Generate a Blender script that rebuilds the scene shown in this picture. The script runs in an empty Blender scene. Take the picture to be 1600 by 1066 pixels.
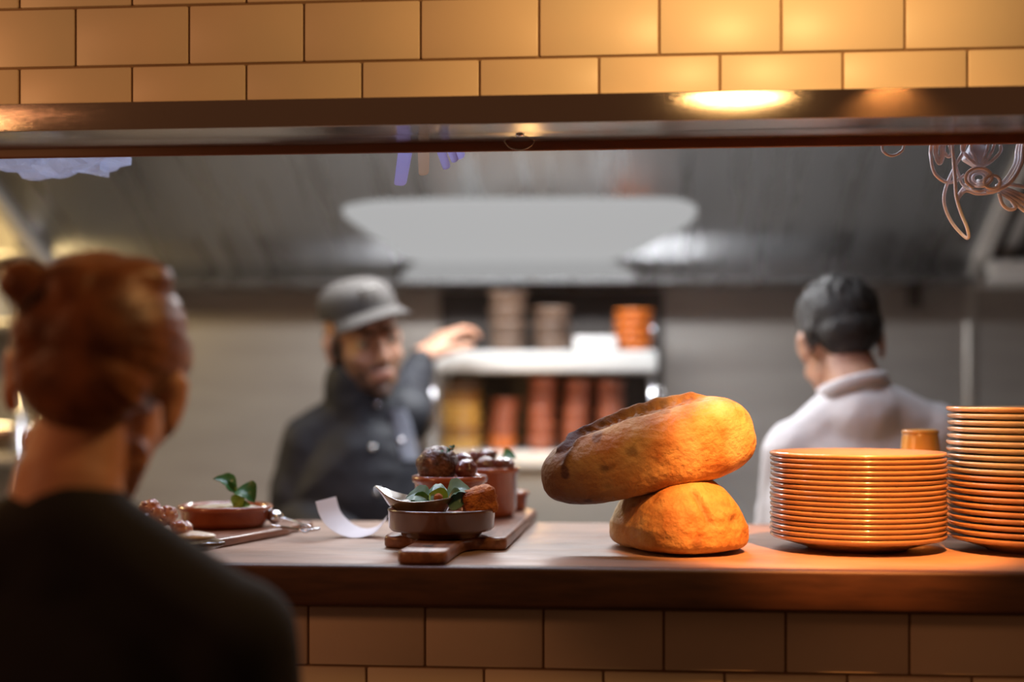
import bpy, bmesh, math, random
from mathutils import Vector, Matrix, noise, Euler
random.seed(7)
PI = math.pi
V = Vector
sc = bpy.context.scene
C = sc.collection

# ------------------------------------------------------------------ camera
TH = math.radians(5.0); FPX = 2222.0; HY = 610.0; ZC = 1.45
cd = bpy.data.cameras.new('camera'); cam = bpy.data.objects.new('camera', cd); C.objects.link(cam)
cam.location = (0, 0, ZC); cam.rotation_euler = (PI/2, 0, TH)
cd.sensor_width = 36.0; cd.lens = FPX*36/1600; cd.shift_y = (HY-533)/1600
cd.clip_start = .05
cd.dof.use_dof = True; cd.dof.focus_distance = 1.95; cd.dof.aperture_fstop = 1.25
sc.camera = cam

# ------------------------------------------------------------------ world, lights, exposure
sc.view_settings.view_transform = 'Standard'; sc.view_settings.look = 'None'
sc.view_settings.exposure = 1.3; sc.view_settings.gamma = 1.0
w = bpy.data.worlds.new('world'); sc.world = w; w.use_nodes = True
w.node_tree.nodes['Background'].inputs[0].default_value = (1.0, .42, .20, 1)
w.node_tree.nodes['Background'].inputs[1].default_value = 0.030

def light(name, typ, loc, target, power, col, **kw):
    l = bpy.data.lights.new(name, typ); o = bpy.data.objects.new(name, l); C.objects.link(o)
    o.location = loc
    d = (V(target)-V(loc)).normalized(); o.rotation_euler = d.to_track_quat('-Z', 'Y').to_euler()
    l.energy = power; l.color = col
    for k, v in kw.items(): setattr(l, k, v)
    return o
# orange heat spot from the dining side onto bread and plates
light('heat_spot', 'SPOT', (.38, 1.42, 2.10), (.26, 2.03, 1.228), 70, (1.0, .355, .085), spot_size=math.radians(33), spot_blend=.55, shadow_soft_size=.025)
# warm pendants that hang above the frame in front of the tiles
light('pendant_glow', 'POINT', (.155, 1.47, 1.96), (.2, 1.52, 0), 3.1, (1.0, .57, .21), shadow_soft_size=.05)
light('pendant_glow', 'POINT', (-1.12, 1.50, 1.80), (0, 0, 0), 1.1, (1.0, .50, .2), shadow_soft_size=.07)
# added unseen fills for light the hood lens lacks; strip above the pass
light('hood_fill', 'AREA', (-.25, 2.70, 2.30), (-.25, 2.70, 0), 2.6, (.92, .95, 1.0), shape='RECTANGLE', size=1.5, size_y=.12)
light('hood_fill', 'AREA', (-.30, 3.16, 2.03), (-.30, 3.22, 1.0), 8.5, (.95, .97, 1.0), shape='RECTANGLE', size=.9, size_y=.12)
light('pass_strip', 'AREA', (-.50, 2.30, 2.25), (-.55, 2.1, 1.2), 3.3, (.64, .74, 1.0), shape='RECTANGLE', size=1.1, size_y=.04)
light('dining_fill', 'AREA', (-2.75, -.35, 2.45), (-.3, 1.8, 1.1), 5.5, (1.0, .42, .19), shape='DISK', size=.5)  # warm fill added to brighten the board fronts and the food
light('larder_lamp', 'POINT', (-1.98, 3.12, 2.0), (0, 0, 0), 9, (1.0, .72, .32), shadow_soft_size=.08)
light('shelf_lamp', 'POINT', (-.27, 3.50, 1.36), (0, 0, 0), .45, (1.0, .55, .18), shadow_soft_size=.03)

# ------------------------------------------------------------------ pixel <-> place
def ray(px, py):
    u = (px-800)/FPX; v = (HY-py)/FPX
    return V((-math.sin(TH)+u*math.cos(TH), math.cos(TH)+u*math.sin(TH), v))
CO = V((0, 0, ZC))
def W(px, py, Y):
    a = ray(px, py); return CO + a*(Y/a.y)
def at(px, py, z):
    a = ray(px, py); return CO + a*((z-ZC)/a.z)
def onplane(px, py, p, n):
    a = ray(px, py); return CO + a*((V(p)-CO).dot(n)/a.dot(n))
CT = 1.228            # worktop height

# ------------------------------------------------------------------ materials
def mat(name, col, rough=.5, metal=0., var=None, bump=None, coat=0., sss=0., attr=None, stretch=(1, 1, 1),
        emit=None, trans=0., sheen=0., lucent=0., rvar=None, spec=.5, alpha=None, attr2=None):
    m = bpy.data.materials.new(name); m.use_nodes = True
    nt = m.node_tree; N = nt.nodes; L = nt.links
    b = N['Principled BSDF']
    b.inputs['Base Color'].default_value = (*col, 1)
    b.inputs['Roughness'].default_value = rough; b.inputs['Metallic'].default_value = metal
    b.inputs['Coat Weight'].default_value = coat; b.inputs['Coat Roughness'].default_value = .08
    b.inputs['Specular IOR Level'].default_value = spec
    b.inputs['Transmission Weight'].default_value = trans
    b.inputs['Sheen Weight'].default_value = sheen
    if sss:
        b.inputs['Subsurface Weight'].default_value = sss
        b.inputs['Subsurface Radius'].default_value = (.012, .005, .003)
        b.inputs['Subsurface Scale'].default_value = 1.0
    if alpha is not None: b.inputs['Alpha'].default_value = alpha
    tc = N.new('ShaderNodeTexCoord'); mp = N.new('ShaderNodeMapping'); mp.inputs['Scale'].default_value = stretch
    L.new(tc.outputs['Object'], mp.inputs['Vector'])
    def nz(scale, detail=6, rg=.55):
        n = N.new('ShaderNodeTexNoise'); n.inputs['Scale'].default_value = scale; n.inputs['Detail'].default_value = detail
        n.inputs['Roughness'].default_value = rg
        L.new(mp.outputs['Vector'], n.inputs['Vector']); return n
    out = None
    if var:                                   # (scale, colour2, lo, hi)
        n = nz(var[0]); r = N.new('ShaderNodeMapRange')
        r.inputs['From Min'].default_value = var[2]; r.inputs['From Max'].default_value = var[3]
        L.new(n.outputs['Fac'], r.inputs['Value'])
        mx = N.new('ShaderNodeMix'); mx.data_type = 'RGBA'
        mx.inputs[6].default_value = (*col, 1); mx.inputs[7].default_value = (*var[1], 1)
        L.new(r.outputs['Result'], mx.inputs[0]); out = mx.outputs[2]
    for a in (attr, attr2):
        if a:                                 # (attribute, colour)
            at_ = N.new('ShaderNodeAttribute'); at_.attribute_name = a[0]
            mx = N.new('ShaderNodeMix'); mx.data_type = 'RGBA'
            mx.inputs[6].default_value = (*col, 1); mx.inputs[7].default_value = (*a[1], 1)
            if out: L.new(out, mx.inputs[6])
            L.new(at_.outputs['Fac'], mx.inputs[0]); out = mx.outputs[2]
    if out: L.new(out, b.inputs['Base Color'])
    if rvar:                                  # (scale, lo, hi)
        n = nz(rvar[0]); r = N.new('ShaderNodeMapRange')
        r.inputs['From Min'].default_value = .3; r.inputs['From Max'].default_value = .7
        r.inputs['To Min'].default_value = rvar[1]; r.inputs['To Max'].default_value = rvar[2]
        L.new(n.outputs['Fac'], r.inputs['Value']); L.new(r.outputs['Result'], b.inputs['Roughness'])
    if bump:                                  # (scale, strength, distance)
        n = nz(bump[0], 5); bp = N.new('ShaderNodeBump')
        bp.inputs['Strength'].default_value = bump[1]; bp.inputs['Distance'].default_value = bump[2]
        L.new(n.outputs['Fac'], bp.inputs['Height']); L.new(bp.outputs['Normal'], b.inputs['Normal'])
    if emit:
        b.inputs['Emission Color'].default_value = (*emit[0], 1); b.inputs['Emission Strength'].default_value = emit[1]
    if lucent:                                # thin sheet that lets light through
        tb = N.new('ShaderNodeBsdfTranslucent'); tb.inputs[0].default_value = (*col, 1)
        ms = N.new('ShaderNodeMixShader'); ms.inputs[0].default_value = lucent
        L.new(b.outputs[0], ms.inputs[1]); L.new(tb.outputs[0], ms.inputs[2]); L.new(ms.outputs[0], N['Material Output'].inputs[0])
    return m

M = {}
M['tile'] = mat('tile', (.76, .61, .44), .42, bump=(38, .10, .002), var=(5, (.68, .58, .43), .35, .7))
M['grout'] = mat('grout', (.26, .165, .095), .9, bump=(300, .4, .001))
M['rail'] = mat('brushed_steel_rail', (.58, .52, .46), .19, 1., bump=(60, .12, .001), stretch=(.35, 30, 30))
M['rail_lip'] = mat('brown_lip', (.20, .075, .04), .45)
M['worktop'] = mat('worktop_wood', (.40, .255, .18), .42, var=(6, (.26, .165, .115), .38, .66), bump=(40, .15, .002), stretch=(1, 2.5, 2.5), rvar=(8, .34, .55))
M['edge'] = mat('dark_edge', (.085, .034, .018), .5, var=(12, (.05, .02, .012), .4, .65), stretch=(1, 7, 7))  # much darker brown than the top board
M['board'] = mat('acacia_wood', (.27, .115, .06), .38, var=(14, (.15, .055, .028), .42, .62), bump=(50, .15, .001), stretch=(6, 1, 6), coat=.15)
M['terracotta'] = mat('glazed_terracotta', (.33, .085, .03), .25, var=(18, (.24, .055, .02), .4, .7), coat=.8, bump=(30, .04, .002))
M['browndish'] = mat('brown_glaze', (.13, .055, .03), .28, var=(10, (.075, .03, .018), .4, .65), coat=.9, bump=(20, .05, .002))
M['oliveglaze'] = mat('olive_glaze', (.22, .15, .085), .25, var=(14, (.12, .075, .04), .4, .65), coat=.9)
M['crust'] = mat('bread_crust', (.57, .34, .125), .62, var=(26, (.44, .17, .04), .38, .66), bump=(110, .6, .006), attr=('burn', (.07, .022, .012)), attr2=('flour', (.72, .55, .32)))
M['crumb'] = mat('bread_crack', (.36, .12, .03), .8, var=(60, (.12, .035, .012), .4, .6), bump=(150, .8, .006))
M['plate'] = mat('stoneware', (.52, .35, .20), .28, coat=.7, var=(20, (.50, .30, .15), .4, .7))
M['plate_grey'] = mat('stoneware_grey', (.33, .29, .22), .28, coat=.7, var=(20, (.34, .28, .2), .4, .7))
M['plate_clay'] = mat('stoneware_clay', (.36, .195, .10), .3, coat=.7, var=(20, (.28, .145, .07), .4, .7))
M['paper'] = mat('receipt_paper', (.78, .76, .80), .75, lucent=.2)
M['meat'] = mat('meatball_brown', (.16, .055, .028), .4, var=(60, (.05, .016, .010), .38, .62), bump=(90, 1.0, .012), coat=.25)
M['glazed_meat'] = mat('glazed_meat', (.19, .045, .028), .28, var=(35, (.08, .02, .014), .4, .65), bump=(70, .4, .004), coat=.8)
M['sauce'] = mat('dark_sauce', (.13, .03, .015), .2, var=(30, (.22, .07, .02), .4, .65), bump=(60, .5, .004), coat=.8)
M['redsauce'] = mat('red_relish', (.42, .08, .03), .3, var=(60, (.16, .05, .02), .4, .65), bump=(90, .9, .005), coat=.5)
M['cream'] = mat('cream_gratin', (.74, .66, .50), .3, var=(45, (.42, .25, .10), .50, .66), bump=(60, .6, .004), coat=.4)
M['basil'] = mat('basil_leaf', (.045, .17, .035), .40, lucent=.2, var=(30, (.03, .11, .03), .4, .65), bump=(60, .35, .002), coat=.25, spec=.6)
M['basil_sheen'] = mat('basil_sheen', (.20, .34, .27), .36, lucent=.2,  var=(30, (.10, .22, .14), .4, .65), bump=(60, .35, .002), coat=.3)  # lit copy of the basil: bluish sheen mixed into its colour
M['stem'] = mat('basil_stem', (.22, .40, .05), .5)
M['herb'] = mat('chopped_herb', (.03, .09, .03), .6)
M['crumbed'] = mat('breaded_crust', (.52, .17, .03), .7, var=(80, (.28, .07, .012), .4, .62), bump=(140, 1.0, .006))
M['octopus'] = mat('octopus', (.36, .12, .08), .3, var=(40, (.55, .26, .16), .42, .65), bump=(90, .5, .003), coat=.6)
M['potato'] = mat('potato', (.80, .72, .55), .4, var=(40, (.66, .50, .30), .5, .7), coat=.3)
M['chrome'] = mat('polished_steel', (.72, .72, .74), .14, 1.)
M['amber'] = mat('amber_plastic', (.75, .36, .07), .25, var=(10, (.65, .28, .05), .4, .7), coat=.4, sss=.2)
M['cable'] = mat('white_cable', (.88, .86, .92), .4, coat=.2)
M['plug'] = mat('white_plug', (.72, .73, .80), .4)
M['plastic'] = mat('clear_plastic_film', (.72, .80, 1.0), .12, lucent=.22, bump=(28, 1.0, .02), alpha=.55, coat=.5)
M['tag'] = mat('paper_tag', (.72, .72, .96), .7, lucent=.45)
M['tagcream'] = mat('paper_tag_cream', (.74, .64, .54), .7, lucent=.5)
M['hood'] = mat('hood_steel', (.31, .31, .315), .28, .88, bump=(14, .34, .004), stretch=(2.2, .12, .12), rvar=(9, .16, .48))
M['hood_rim'] = mat('hood_rim_steel', (.78, .75, .71), .40, .2)
M['gutter'] = mat('hood_gutter_steel', (.80, .80, .80), .22, 1., bump=(10, .06, .002), stretch=(1, 9, 9))
M['lamp'] = mat('lamp_diffuser', (.02, .02, .02), .8, spec=0., emit=((1, 1, 1), .175))
M['wallsteel'] = mat('wall_steel', (.40, .375, .345), .42, .55, var=(3, (.34, .315, .29), .35, .65), bump=(9, .06, .004), stretch=(1, 1, 6))
M['seam'] = mat('steel_seam', (.60, .57, .52), .35, .8)
M['darkpanel'] = mat('dark_panel', (.055, .045, .04), .5, .2)
M['whiteshelf'] = mat('white_shelf', (.52, .52, .505), .4)
M['steelfront'] = mat('steel_front', (.42, .40, .36), .4, .6)
M['bounce_top'] = mat('bounce_steel', (.78, .77, .75), .35, .3)  # kept bright so the hidden tables throw light upward
M['pan'] = mat('brown_pan', (.20, .125, .085), .4, var=(12, (.12, .07, .045), .4, .65), coat=.3)
M['orange'] = mat('orange_clay', (.66, .17, .02), .4, coat=.4)
M['clay'] = mat('red_clay', (.36, .10, .04), .4, coat=.4, var=(12, (.27, .07, .028), .4, .65))
M['yellowware'] = mat('yellow_ware', (.62, .36, .08), .35, coat=.5)
M['yellowdark'] = mat('ochre_ware', (.34, .17, .045), .4, coat=.4)
M['whitebox'] = mat('white_box', (.66, .66, .65), .5)
M['floor'] = mat('floor_tile', (.10, .08, .07), .5, var=(6, (.07, .055, .05), .4, .6))
M['ceiling'] = mat('ceiling_paint', (.16, .15, .14), .8)
M['skin'] = mat('skin', (.56, .30, .19), .48, sss=.12, var=(30, (.50, .25, .16), .4, .65), attr=('tint', (.035, .022, .018)), attr2=('lip', (.44, .19, .13)))
M['skinf'] = mat('skin_fair', (.62, .31, .18), .48, sss=.12, var=(30, (.55, .27, .16), .4, .65), attr2=('lip', (.5, .16, .12)))
M['eyewhite'] = mat('eye', (.42, .40, .37), .3)
M['iris'] = mat('iris', (.03, .018, .01), .15)
M['hair'] = mat('copper_hair', (.30, .10, .028), .42, var=(28, (.12, .035, .012), .38, .64), bump=(60, .5, .004), stretch=(1, 1, 1), sheen=.1)
M['hairdark'] = mat('dark_hair', (.016, .012, .010), .5, var=(60, (.06, .052, .046), .52, .72), bump=(120, .8, .006))  # noise scatters paler grey flecks over the dark base
M['brow'] = mat('brow_hair', (.025, .016, .012), .6)
M['knit'] = mat('black_knit', (.006, .006, .010), .9, bump=(400, .4, .002))
M['navy'] = mat('navy_jacket', (.009, .010, .015), .65, var=(20, (.014, .015, .022), .4, .65), bump=(9, .6, .02))
M['navylight'] = mat('grey_lapel', (.16, .17, .21), .7, bump=(9, .4, .02))
M['whitejacket'] = mat('white_jacket', (.74, .72, .74), .8, bump=(8, .45, .02), sheen=.1)
M['trousers'] = mat('dark_trousers', (.02, .02, .025), .85)
M['shoe'] = mat('black_shoe', (.012, .012, .012), .5)
M['cap'] = mat('grey_cap', (.050, .043, .038), .85, bump=(200, .3, .002))
M['capbadge'] = mat('cap_badge', (.16, .145, .13), .7)
M['strap'] = mat('black_strap', (.01, .01, .012), .5)
M['hole_shade'] = mat('hole_shade_disc', (.03, .012, .008), .8)

def brushed(m, an=.85):
    nt = m.node_tree; b = nt.nodes['Principled BSDF']; t = nt.nodes.new('ShaderNodeTangent'); t.direction_type = 'RADIAL'; t.axis = 'Z'
    nt.links.new(t.outputs[0], b.inputs['Tangent']); b.inputs['Anisotropic'].default_value = an
brushed(M['rail']); M['rail'].node_tree.nodes['Principled BSDF'].inputs['Anisotropic Rotation'].default_value = .25

# ------------------------------------------------------------------ object helpers
PM = {}
def thing(name, label, cat, loc=(0, 0, 0), rotz=0., group=None):
    o = bpy.data.objects.new(name, None); C.objects.link(o); o.empty_display_size = .05
    o.location = loc; o.rotation_euler = (0, 0, rotz); o['label'] = label; o['category'] = cat
    if group: o['group'] = group
    PM[o.name] = Matrix.Translation(V(loc)) @ Matrix.Rotation(rotz, 4, 'Z')
    return o
def tag(o, label, cat, group=None):
    o['label'] = label; o['category'] = cat
    if group: o['group'] = group
    return o
def obj(name, bm, m, parent=None, world=False, smooth=True, origin=None, label=None, angle=None):
    """link one mesh object; world=True: the mesh is in world coordinates and is brought into the parent's frame"""
    me = bm if isinstance(bm, bpy.types.Mesh) else None
    if me is None:
        me = bpy.data.meshes.new(name); bm.to_mesh(me); bm.free()
    for k in (m if isinstance(m, (list, tuple)) else [m]): me.materials.append(k)
    o = bpy.data.objects.new(name, me); C.objects.link(o)
    if parent is not None:
        o.parent = parent
        if world: me.transform(PM[parent.name].inverted())
        PM[o.name] = PM[parent.name]
    elif origin is not None:
        me.transform(Matrix.Translation(-V(origin))); o.location = origin; PM[o.name] = Matrix.Translation(V(origin))
    else: PM[o.name] = Matrix.Identity(4)
    if smooth:
        for p in me.polygons: p.use_smooth = True
        if angle: me.set_sharp_from_angle(angle=math.radians(angle))
    if label: o['label'] = label
    return o
def struct(name, bm, m, smooth=False, label=None, **k):
    o = obj(name, bm, m, smooth=smooth, **k); o['kind'] = 'structure'
    if label: o['label'] = label
    return o
def dup(root, loc, rot, label, group=None):
    r = root.copy(); C.objects.link(r); r.location = loc; r.rotation_euler = rot; r['label'] = label
    if group: r['group'] = group
    for ch in list(root.children):
        c = ch.copy(); C.objects.link(c); c.parent = r
    return r

# ------------------------------------------------------------------ mesh helpers
def NB(): return bmesh.new()
def box(bm, lo, hi, bev=0., seg=2, mi=0, M4=None):
    lo = V(lo); hi = V(hi); c = (lo+hi)/2; s = hi-lo
    r = bmesh.ops.create_cube(bm, size=1, matrix=Matrix.Translation(c) @ Matrix.Diagonal((*s, 1)))
    vs = r['verts']
    fs = {f for v in vs for f in v.link_faces}
    if bev > 0:
        es = list({e for v in vs for e in v.link_edges})
        q = bmesh.ops.bevel(bm, geom=es, offset=bev, segments=seg, affect='EDGES', profile=.5)
        fs = set(q['faces']) | {f for f in fs if f.is_valid}
    for f in fs: f.material_index = mi
    if M4 is not None: bmesh.ops.transform(bm, matrix=M4, verts=list({v for f in fs for v in f.verts}))
    return fs
def lathe(bm, prof, n=48, M4=None, mi=0, sx=1., sy=1.):
    rings = []
    for r, z in prof:
        if r < 1e-6: rings.append([bm.verts.new((0, 0, z))])
        else: rings.append([bm.verts.new((r*sx*math.cos(2*PI*i/n), r*sy*math.sin(2*PI*i/n), z)) for i in range(n)])
    fs = []
    for a, b in zip(rings, rings[1:]):
        for i in range(n):
            j = (i+1) % n
            if len(a) == 1 and len(b) == 1: continue
            if len(a) == 1: fs.append(bm.faces.new((a[0], b[j], b[i])))
            elif len(b) == 1: fs.append(bm.faces.new((a[i], a[j], b[0])))
            else: fs.append(bm.faces.new((a[i], a[j], b[j], b[i])))
    for f in fs: f.material_index = mi
    if M4 is not None: bmesh.ops.transform(bm, matrix=M4, verts=[v for r in rings for v in r])
    return fs
def catmull(P, k=8):
    P = [V(p) for p in P]; out = []
    Q = [P[0]*2-P[1]] + P + [P[-1]*2-P[-2]]
    for i in range(1, len(Q)-2):
        a, b, c, d = Q[i-1:i+3]
        for j in range(k):
            t = j/k
            out.append(.5*((2*b)+(c-a)*t+(2*a-5*b+4*c-d)*t*t+(3*b-a-3*c+d)*t**3))
    out.append(P[-1]); return out
def tube(bm, P, r, n=8, caps=True, mi=0):
    P = [V(p) for p in P]; R = r if isinstance(r, (list, tuple)) else [r]*len(P)
    up = V((.123, .456, .88)); rings = []
    for i, p in enumerate(P):
        t = (P[min(i+1, len(P)-1)]-P[max(i-1, 0)]).normalized()
        s = (up-t*up.dot(t))
        if s.length < 1e-5: s = t.orthogonal()
        s.normalize(); up = s; q = t.cross(s)
        rings.append([bm.verts.new(p+(s*math.cos(2*PI*k/n)+q*math.sin(2*PI*k/n))*R[i]) for k in range(n)])
    fs = []
    for a, b in zip(rings, rings[1:]):
        for i in range(n): fs.append(bm.faces.new((a[i], a[(i+1) % n], b[(i+1) % n], b[i])))
    if caps:
        fs.append(bm.faces.new(rings[0][::-1])); fs.append(bm.faces.new(rings[-1]))
    for f in fs: f.material_index = mi
def prism(bm, pts, z0, z1, bev=0., seg=3, mi=0, M4=None):
    a = [bm.verts.new((x, y, z0)) for x, y in pts]; b = [bm.verts.new((x, y, z1)) for x, y in pts]
    n = len(pts)
    fs = [bm.faces.new(a[::-1]), bm.faces.new(b)] + [bm.faces.new((a[i], a[(i+1) % n], b[(i+1) % n], b[i])) for i in range(n)]
    bmesh.ops.recalc_face_normals(bm, faces=fs)
    if bev:
        es = list({e for f in fs[:2] for e in f.edges})
        q = bmesh.ops.bevel(bm, geom=es, offset=bev, segments=seg, affect='EDGES', profile=.5)
        fs = [f for f in set(fs) | set(q['faces']) if f.is_valid]
    for f in fs: f.material_index = mi
    if M4 is not None: bmesh.ops.transform(bm, matrix=M4, verts=list({v for f in fs for v in f.verts}))
    return fs
def rounded(pts, rads, k=6):
    """round the corners of a polygon"""
    out = []; n = len(pts)
    for i in range(n):
        p = V(pts[i]).to_2d() if len(pts[i]) > 2 else V(pts[i]); a = V(pts[i-1]); b = V(pts[(i+1) % n]); r = rads[i] if isinstance(rads, (list, tuple)) else rads
        da = (a-p); db = (b-p); r = min(r, da.length*.49, db.length*.49)
        s = p+da.normalized()*r; e = p+db.normalized()*r
        for j in range(k+1):
            t = j/k; out.append(tuple((1-t)**2*s+2*t*(1-t)*p+t*t*e))
    return out
def hull_quad(bm, q, thick, mi=0):
    """slab from four world corners, thickened along -normal"""
    q = [V(p) for p in q]; n = (q[1]-q[0]).cross(q[3]-q[0]).normalized()
    a = [bm.verts.new(p) for p in q]; b = [bm.verts.new(p-n*thick) for p in q]
    fs = [bm.faces.new(a), bm.faces.new(b[::-1])]+[bm.faces.new((a[i], b[i], b[(i+1) % 4], a[(i+1) % 4])) for i in range(4)]
    bmesh.ops.recalc_face_normals(bm, faces=fs)
    for f in fs: f.material_index = mi
    return n
def ico(bm, c, r, sub=3, M4=None, mi=0):
    r = V(r) if not isinstance(r, (int, float)) else V((r, r, r))
    m = Matrix.Translation(V(c)) @ (M4 or Matrix.Identity(4)) @ Matrix.Diagonal((*r, 1))
    q = bmesh.ops.create_icosphere(bm, subdivisions=sub, radius=1, matrix=m)
    for v in q['verts']:
        for f in v.link_faces: f.material_index = mi
    return q['verts']
def lumpy(bm, vs, amp, sc_, seed=0, octs=3):
    c = sum((v.co for v in vs), V())/len(vs); off = V((seed*7.3, seed*3.1, seed*5.7))
    for v in vs:
        d = (v.co-c); L = d.length or 1
        h = sum(noise.noise(v.co*sc_*2**o+off)/1.8**o for o in range(octs))
        v.co += d/L*h*amp

class Blob:
    """overlapping limbs and ellipsoids merged into ONE continuous skin"""
    def __init__(s): s.bm = bmesh.new()
    def e(s, c, r, M4=None, rot=None):
        m = (M4 or Matrix.Identity(4)) @ Matrix.Translation(V(c))
        if rot: m = m @ Euler(rot).to_matrix().to_4x4()
        bmesh.ops.create_icosphere(s.bm, subdivisions=3, radius=1, matrix=m @ Matrix.Diagonal((*r, 1)))
    def c(s, p0, p1, r0, r1=None, M4=None, flat=1.):
        r1 = r0 if r1 is None else r1
        p0 = V(p0); p1 = V(p1)
        if M4 is not None: p0 = M4 @ p0; p1 = M4 @ p1
        d = p1-p0; L = d.length; prof = []
        for i in range(7): a = -PI/2+PI/2*i/6; prof.append((max(0, r0*math.cos(a)) if i else 0, r0*math.sin(a)))
        for i in range(7): a = PI/2*i/6; prof.append((r1*math.cos(a) if i < 6 else 0, L+r1*math.sin(a)))
        q = d.to_track_quat('Z', 'Y').to_matrix().to_4x4()
        lathe(s.bm, prof, 16, Matrix.Translation(p0) @ q)
    def chain(s, pts, rads):
        for i in range(len(pts)-1): s.c(pts[i], pts[i+1], rads[i], rads[i+1])
    def mesh(s, name, voxel=.006, smooth=6, fac=.5):
        bmesh.ops.recalc_face_normals(s.bm, faces=s.bm.faces)
        me = bpy.data.meshes.new(name+'_src'); s.bm.to_mesh(me); s.bm.free()
        o = bpy.data.objects.new(name+'_src', me); C.objects.link(o)
        r = o.modifiers.new('r', 'REMESH'); r.mode = 'VOXEL'; r.voxel_size = voxel
        if smooth:
            k = o.modifiers.new('s', 'SMOOTH'); k.iterations = smooth; k.factor = fac
        dg = bpy.context.evaluated_depsgraph_get(); dg.update()
        out = bpy.data.meshes.new_from_object(o.evaluated_get(dg)); out.name = name
        bpy.data.objects.remove(o); bpy.data.meshes.remove(me)
        return out
def fold(me, amp, sc_, seed=0, stretch=(1, 1, 1)):
    off = V((seed*3.3, seed*1.7, seed*9.1)); nn = [v.normal.copy() for v in me.vertices]
    for v, n in zip(me.vertices, nn):
        p = V((v.co.x*stretch[0], v.co.y*stretch[1], v.co.z*stretch[2]))*sc_+off
        v.co += n*amp*(1-2*abs(noise.noise(p)))
def attr(me, name, fn):
    a = me.attributes.new(name, 'FLOAT', 'POINT')
    a.data.foreach_set('value', [fn(v.co) for v in me.vertices])
def sstep(a, b, x):
    t = max(0, min(1, (x-a)/(b-a))); return t*t*(3-2*t)
ORD = ['topmost', 'second', 'third', 'fourth', 'fifth', 'sixth', 'seventh', 'eighth', 'ninth', 'tenth', 'eleventh', 'twelfth', 'thirteenth',
       'fourteenth', 'fifteenth', 'sixteenth', 'seventeenth', 'eighteenth', 'nineteenth', 'twentieth', 'twenty-first', 'twenty-second', 'twenty-third', 'twenty-fourth', 'twenty-fifth']

# ================================================================== THE SETTING
YW = 1.815
def tiles(bm, rows, x0, x1, P=.153, g=.0028):
    """rows: (z0, z1, phase)  bevelled tiles standing proud of a grout bed"""
    for z0, z1, ph in rows:
        n0 = math.floor((x0-ph)/P); n1 = math.ceil((x1-ph)/P)
        for i in range(n0, n1):
            a = max(x0, ph+i*P+g/2); b = min(x1, ph+(i+1)*P-g/2)
            if b-a < .01 or z1-z0 < .004: continue
            j = random.uniform(-.0005, .0005)
            box(bm, (a, YW+j, z0+g/2), (b, YW+.009, z1-g/2), min(.0022, (z1-z0)*.2), 2, 0)
RH = .0782
zj = W(1030, 86, YW).z; xj = W(1030, 46, YW).x                      # a joint crossing read off the wall
z_rail_top = W(800, 148, 1.793).z; z_rail_bot = W(800, 193, 1.793).z
bm = NB()
rows = [(z_rail_top-.012, zj, xj+.0765)] + [(zj+k*RH, zj+(k+1)*RH, xj+(.0765 if k % 2 else 0)) for k in range(9)]
tiles(bm, rows, -1.75, 1.75)
box(bm, (-2.6, YW+.004, z_rail_bot+.004), (2.6, 1.926, 2.62), mi=1)
o = struct('wall_front', bm, [M['tile'], M['grout']], smooth=True, angle=40, label='cream crackle-glazed brick tiles above the steel lintel')
zb = W(850, 951, YW).z; xb = W(1037, 1000, YW).x
bm = NB()
rows = [(zb, W(800, 945, YW).z+.004, xb+.0765)] + [(zb-(k+1)*RH, zb-k*RH, xb+(.0765 if k % 2 else 0)) for k in range(12)]
tiles(bm, rows, -1.75, 1.75)
box(bm, (-2.6, YW+.004, 0), (2.6, 1.95, 1.178), mi=1)
struct('wall_counter', bm, [M['tile'], M['grout']], smooth=True, angle=40, label='cream brick tiles below the wooden worktop')
# steel lintel channel
bm = NB()
box(bm, (-2.0, 1.793, z_rail_bot), (2.0, 1.797, z_rail_top), .0014, 2)
box(bm, (-2.0, 1.795, z_rail_top-.003), (2.0, YW+.003, z_rail_top-.0003), .0008, 1)
box(bm, (-2.0, 1.795, z_rail_bot), (2.0, 1.930, z_rail_bot+.003), .0008, 1)
tr = struct('trim_1', bm, M['rail'], smooth=True, angle=40, label='brushed steel channel lining the head of the serving hatch')
bm = NB(); zl = W(800, 237, 1.936).z
box(bm, (-2.0, 1.9285, zl), (2.0, 1.9365, z_rail_bot+.06), .002, 2)
obj('back_lip', bm, M['rail_lip'], tr, label='reddish brown lip behind the steel channel')
bm = NB(); p = W(812, 209, 1.87); p.z = z_rail_bot
lathe(bm, [(0, -.0035), (.004, -.0032), (.006, -.001), (.006, .001)], 16, Matrix.Translation(p)); obj('screw', bm, M['chrome'], tr)

# kitchen shell
bm = NB(); box(bm, (-2.6, -.6, -.05), (2.6, 4.15, 0)); struct('floor', bm, M['floor'], label='dark floor')
bm = NB(); box(bm, (-2.6, 1.9, 2.62), (2.6, 4.15, 2.70)); struct('ceiling', bm, M['ceiling'], label='dim kitchen ceiling')
bm = NB(); box(bm, (-2.6, 4.0, 0), (2.6, 4.1, 2.62)); wb = struct('wall_back', bm, M['wallsteel'], label='grey-brown steel wall behind the cooks')
bm = NB(); s0 = W(1516, 600, 3.998).x; box(bm, (s0-.012, 3.993, .2), (s0+.012, 4.001, 2.2), .002, 1); obj('seam_strip', bm, M['seam'], wb)
bm = NB(); box(bm, (-2.7, 1.95, 0), (-2.6, 4.1, 2.62)); struct('wall_left', bm, M['wallsteel'], label='kitchen side wall')
bm = NB(); box(bm, (2.6, 1.95, 0), (2.7, 4.1, 2.62)); struct('wall_right', bm, M['wallsteel'], label='kitchen side wall')

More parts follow.
